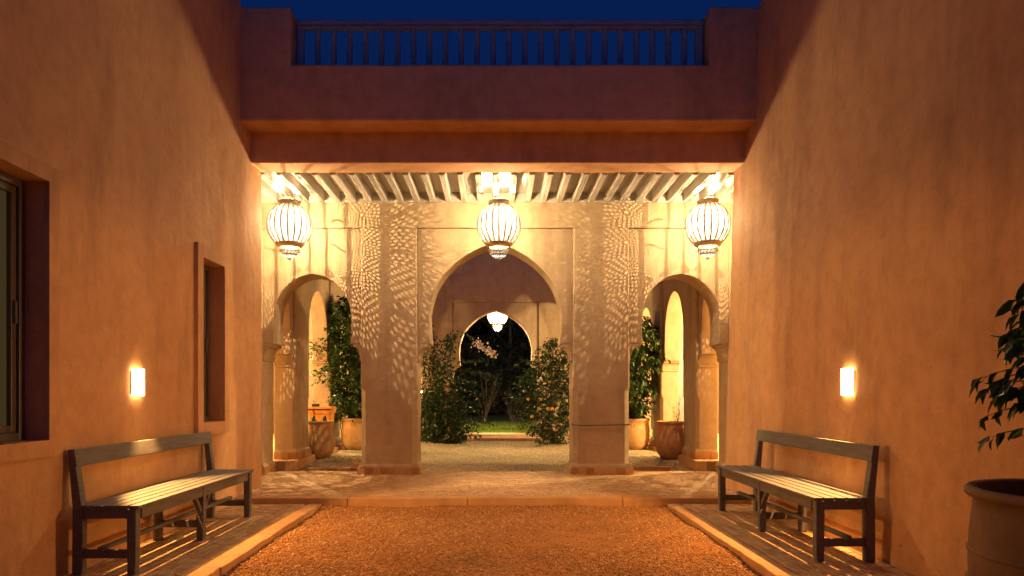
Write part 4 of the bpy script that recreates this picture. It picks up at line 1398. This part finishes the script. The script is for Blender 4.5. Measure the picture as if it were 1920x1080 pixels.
def near_tree():
    r = random.Random(15)
    T = thing('potted_tree', 'young tree with long drooping leaves in the large right pot', 'tree', (2.35, 2.72, ZP + 0.70))
    m = MB()
    trunk = [Vector((0.02 * math.sin(k), 0.015 * math.cos(k * 1.3), 0.118 * k)) for k in range(10)]
    m.tube(trunk, [0.017 * (1 - 0.07 * k) for k in range(10)], 7)
    it = []
    for b in range(100):
        t = r.uniform(0.26, 1.0)
        i = min(8, int(t * 9))
        st_ = trunk[i].lerp(trunk[i + 1], t * 9 - i)
        a = r.uniform(0, 2 * math.pi)
        L = (0.38 * (1 - 0.60 * abs(t - 0.38))) * r.uniform(0.6, 1.0)
        path = [st_]
        p = st_.copy()
        d = Vector((math.cos(a), math.sin(a), 0.55))
        for k in range(6):
            d.z -= 0.17
            p = p + d.normalized() * L / 6
            path.append(p.copy())
        m.tube(path, [0.0055 * (1 - 0.12 * k) for k in range(7)], 5)
        for k in range(1, 7):
            for q in range(2 if k < 6 else 3):
                sd = Vector((-d.y, d.x, 0)).normalized() * (1 if q % 2 else -1)
                ld_ = d.normalized() * 0.8 + sd * r.uniform(0.3, 0.9) + Vector((0, 0, r.uniform(-0.9, 0.1)))
                it.append((path[k] + Vector((r.gauss(0, 0.006), r.gauss(0, 0.006), r.gauss(0, 0.006))), ld_, r.uniform(0.055, 0.088)))
    obj('trunk', m.mesh('trunk'), M['bark'], T)
    obj('crown', leaf_mesh('crown', it, M['leaf'], 19, 0.45, 0.16, 0.34), M['leaf'], T)
near_tree()

# cable tied round the right pillar
cb = MB().tube([(1.06 - 0.012, 9.60, 0.80), (1.055, 9.372, 0.793), (1.2, 9.376, 0.784), (1.5, 9.377, 0.788), (1.7, 9.376, 0.794), (1.845, 9.374, 0.80), (1.852, 9.60, 0.80)], 0.006, 6).build('cable', M['cable'])
tag(cb, 'thin dark cable strung round the right pillar', 'cable')

# ------------------------------------------------------------------ garden
lw = obj('lawn', grid_sheet(-14, 14, 18.06, 44, 30, 30, lambda X, Y: 0.13 + 0.01 * np.sin(X * 1.3) * np.cos(Y)), M['lawn_soil'], smooth=True)
tag(lw, 'lawn beyond the far portico', kind='structure')
rg = np.random.default_rng(12)
ng = 26000
gx = rg.uniform(-3.2, 3.2, ng); gy = 18.07 + 7.0 * rg.random(ng) ** 1.3
gz = 0.13 + 0.01 * np.sin(gx * 1.3) * np.cos(gy)
ga = rg.uniform(0, 2 * np.pi, ng); gh = rg.uniform(0.04, 0.085, ng); gw = rg.uniform(0.004, 0.008, ng)
lx = rg.normal(0, 0.025, ng); ly = rg.normal(0, 0.025, ng)
V = np.stack([np.stack([gx - gw * np.cos(ga), gy - gw * np.sin(ga), gz], -1), np.stack([gx + gw * np.cos(ga), gy + gw * np.sin(ga), gz], -1),
              np.stack([gx + lx, gy + ly, gz + gh], -1)], 1).reshape(-1, 3)
go = obj('grass', fast_mesh('grass', V, np.arange(ng * 3).reshape(-1, 3)), M['grass'])
tag(go, 'short green lawn grass lit by the far lantern', 'grass', kind='stuff')

def bare_shrub(base, h, seed, label):
    r = random.Random(seed)
    T = thing('garden_shrub', label, 'shrub', base)
    m = MB()
    it = []
    for s in range(9):
        a = r.uniform(0, 2 * math.pi)
        p = Vector((0.06 * math.cos(a), 0.06 * math.sin(a), 0))
        path = [p.copy()]
        d = Vector((math.cos(a) * 0.35, math.sin(a) * 0.35, 1))
        for k in range(8):
            d += Vector((r.gauss(0, 0.12), r.gauss(0, 0.12), 0))
            p = p + d.normalized() * h / 8 * r.uniform(0.8, 1.1)
            path.append(p.copy())
        m.tube(path, [0.02 * (1 - 0.85 * k / 8) for k in range(9)], 5)
        for k in range(60):
            q = path[r.randrange(3, 9)] + Vector((r.gauss(0, 0.10), r.gauss(0, 0.10), r.gauss(0, 0.10)))
            it.append((q, Vector((r.gauss(0, 1), r.gauss(0, 1), r.gauss(0.4, 0.7))), r.uniform(0.06, 0.11)))
    obj('stems', m.mesh('stems'), M['bark'], T)
    obj('foliage', leaf_mesh('foliage', it, M['night_leaf'], seed, 0.3), M['night_leaf'], T)
bare_shrub((-0.45, 23.6, 0.13), 1.9, 51, 'dim bushy shrub with bare stems beyond the lawn')
bare_shrub((0.62, 24.6, 0.13), 1.2, 52, 'low dim shrub right of centre beyond the lawn')
for k, (x, y, h, w_, lab) in enumerate(((-3.2, 28, 5.0, 2.0, 'left'), (0.6, 30, 5.6, 2.3, 'middle'), (3.8, 28.5, 4.6, 2.1, 'right'))):
    bushy('garden_tree', 'dark %s tree in the night garden behind the lawn' % lab, 'tree', (x, y, 0.1), [(0.25, w_ * 0.8), (h * 0.35, w_), (h * 0.7, w_ * 0.8), (h, 0.1)], 420, 8, 0.22, M['night_leaf'], 60 + k, 0.12)

rh = random.Random(91)
hit = [((rh.uniform(-9, 9), rh.uniform(32.0, 33.6), 3.6 * rh.random()), Vector((rh.gauss(0, 1), rh.gauss(-0.6, 1), rh.gauss(0, 1))), rh.uniform(0.2, 0.34)) for _ in range(9000)]
hg = thing('garden_hedge', 'tall dark hedge closing the night garden', 'hedge', (0, 0, 0.1))
obj('foliage', leaf_mesh('foliage', hit, M['night_leaf'], 4, 0.6), M['night_leaf'], hg)
MB().box(-9, 9, 32.5, 33.2, 0.0, 3.3).build('core', M['soil'], hg)

# garden wall and lamp glimpsed left of the far arch
gw_ = MB().box(-7.5, -1.75, 20.5, 20.8, 0.0, 2.3).build('garden_wall', M['ext'], bevel=0.02)
tag(gw_, 'terracotta garden wall glimpsed behind the vine', 'wall')
gl = thing('garden_lamp', 'small lit bulb lamp on the garden wall left of the vine', 'lamp', (-2.2, 20.49, 1.2))
MB().box(-0.05, 0.05, -0.03, 0.0, -0.08, 0.16).build('bracket', M['rib'], gl, 0.004)
MB().lathe([(0.004, -0.08), (0.04, -0.05), (0.048, 0.0), (0.04, 0.05), (0.02, 0.08)], 14, 0, -0.09).build('bulb', M['bulb'], gl, smooth=True)
MB().lathe([(0.03, 0.082), (0.03, 0.12), (0.002, 0.13)], 14, 0, -0.09).build('socket', M['rib'], gl, smooth=True)
ld = bpy.data.lights.new('garden_bulb', 'POINT')
ld.energy = 14
ld.color = (1.0, 0.55, 0.2)
ld.shadow_soft_size = 0.06
lo = bpy.data.objects.new('garden_bulb', ld)
COL.objects.link(lo)
lo.parent = gl
lo.location = (0, -0.22, 0)
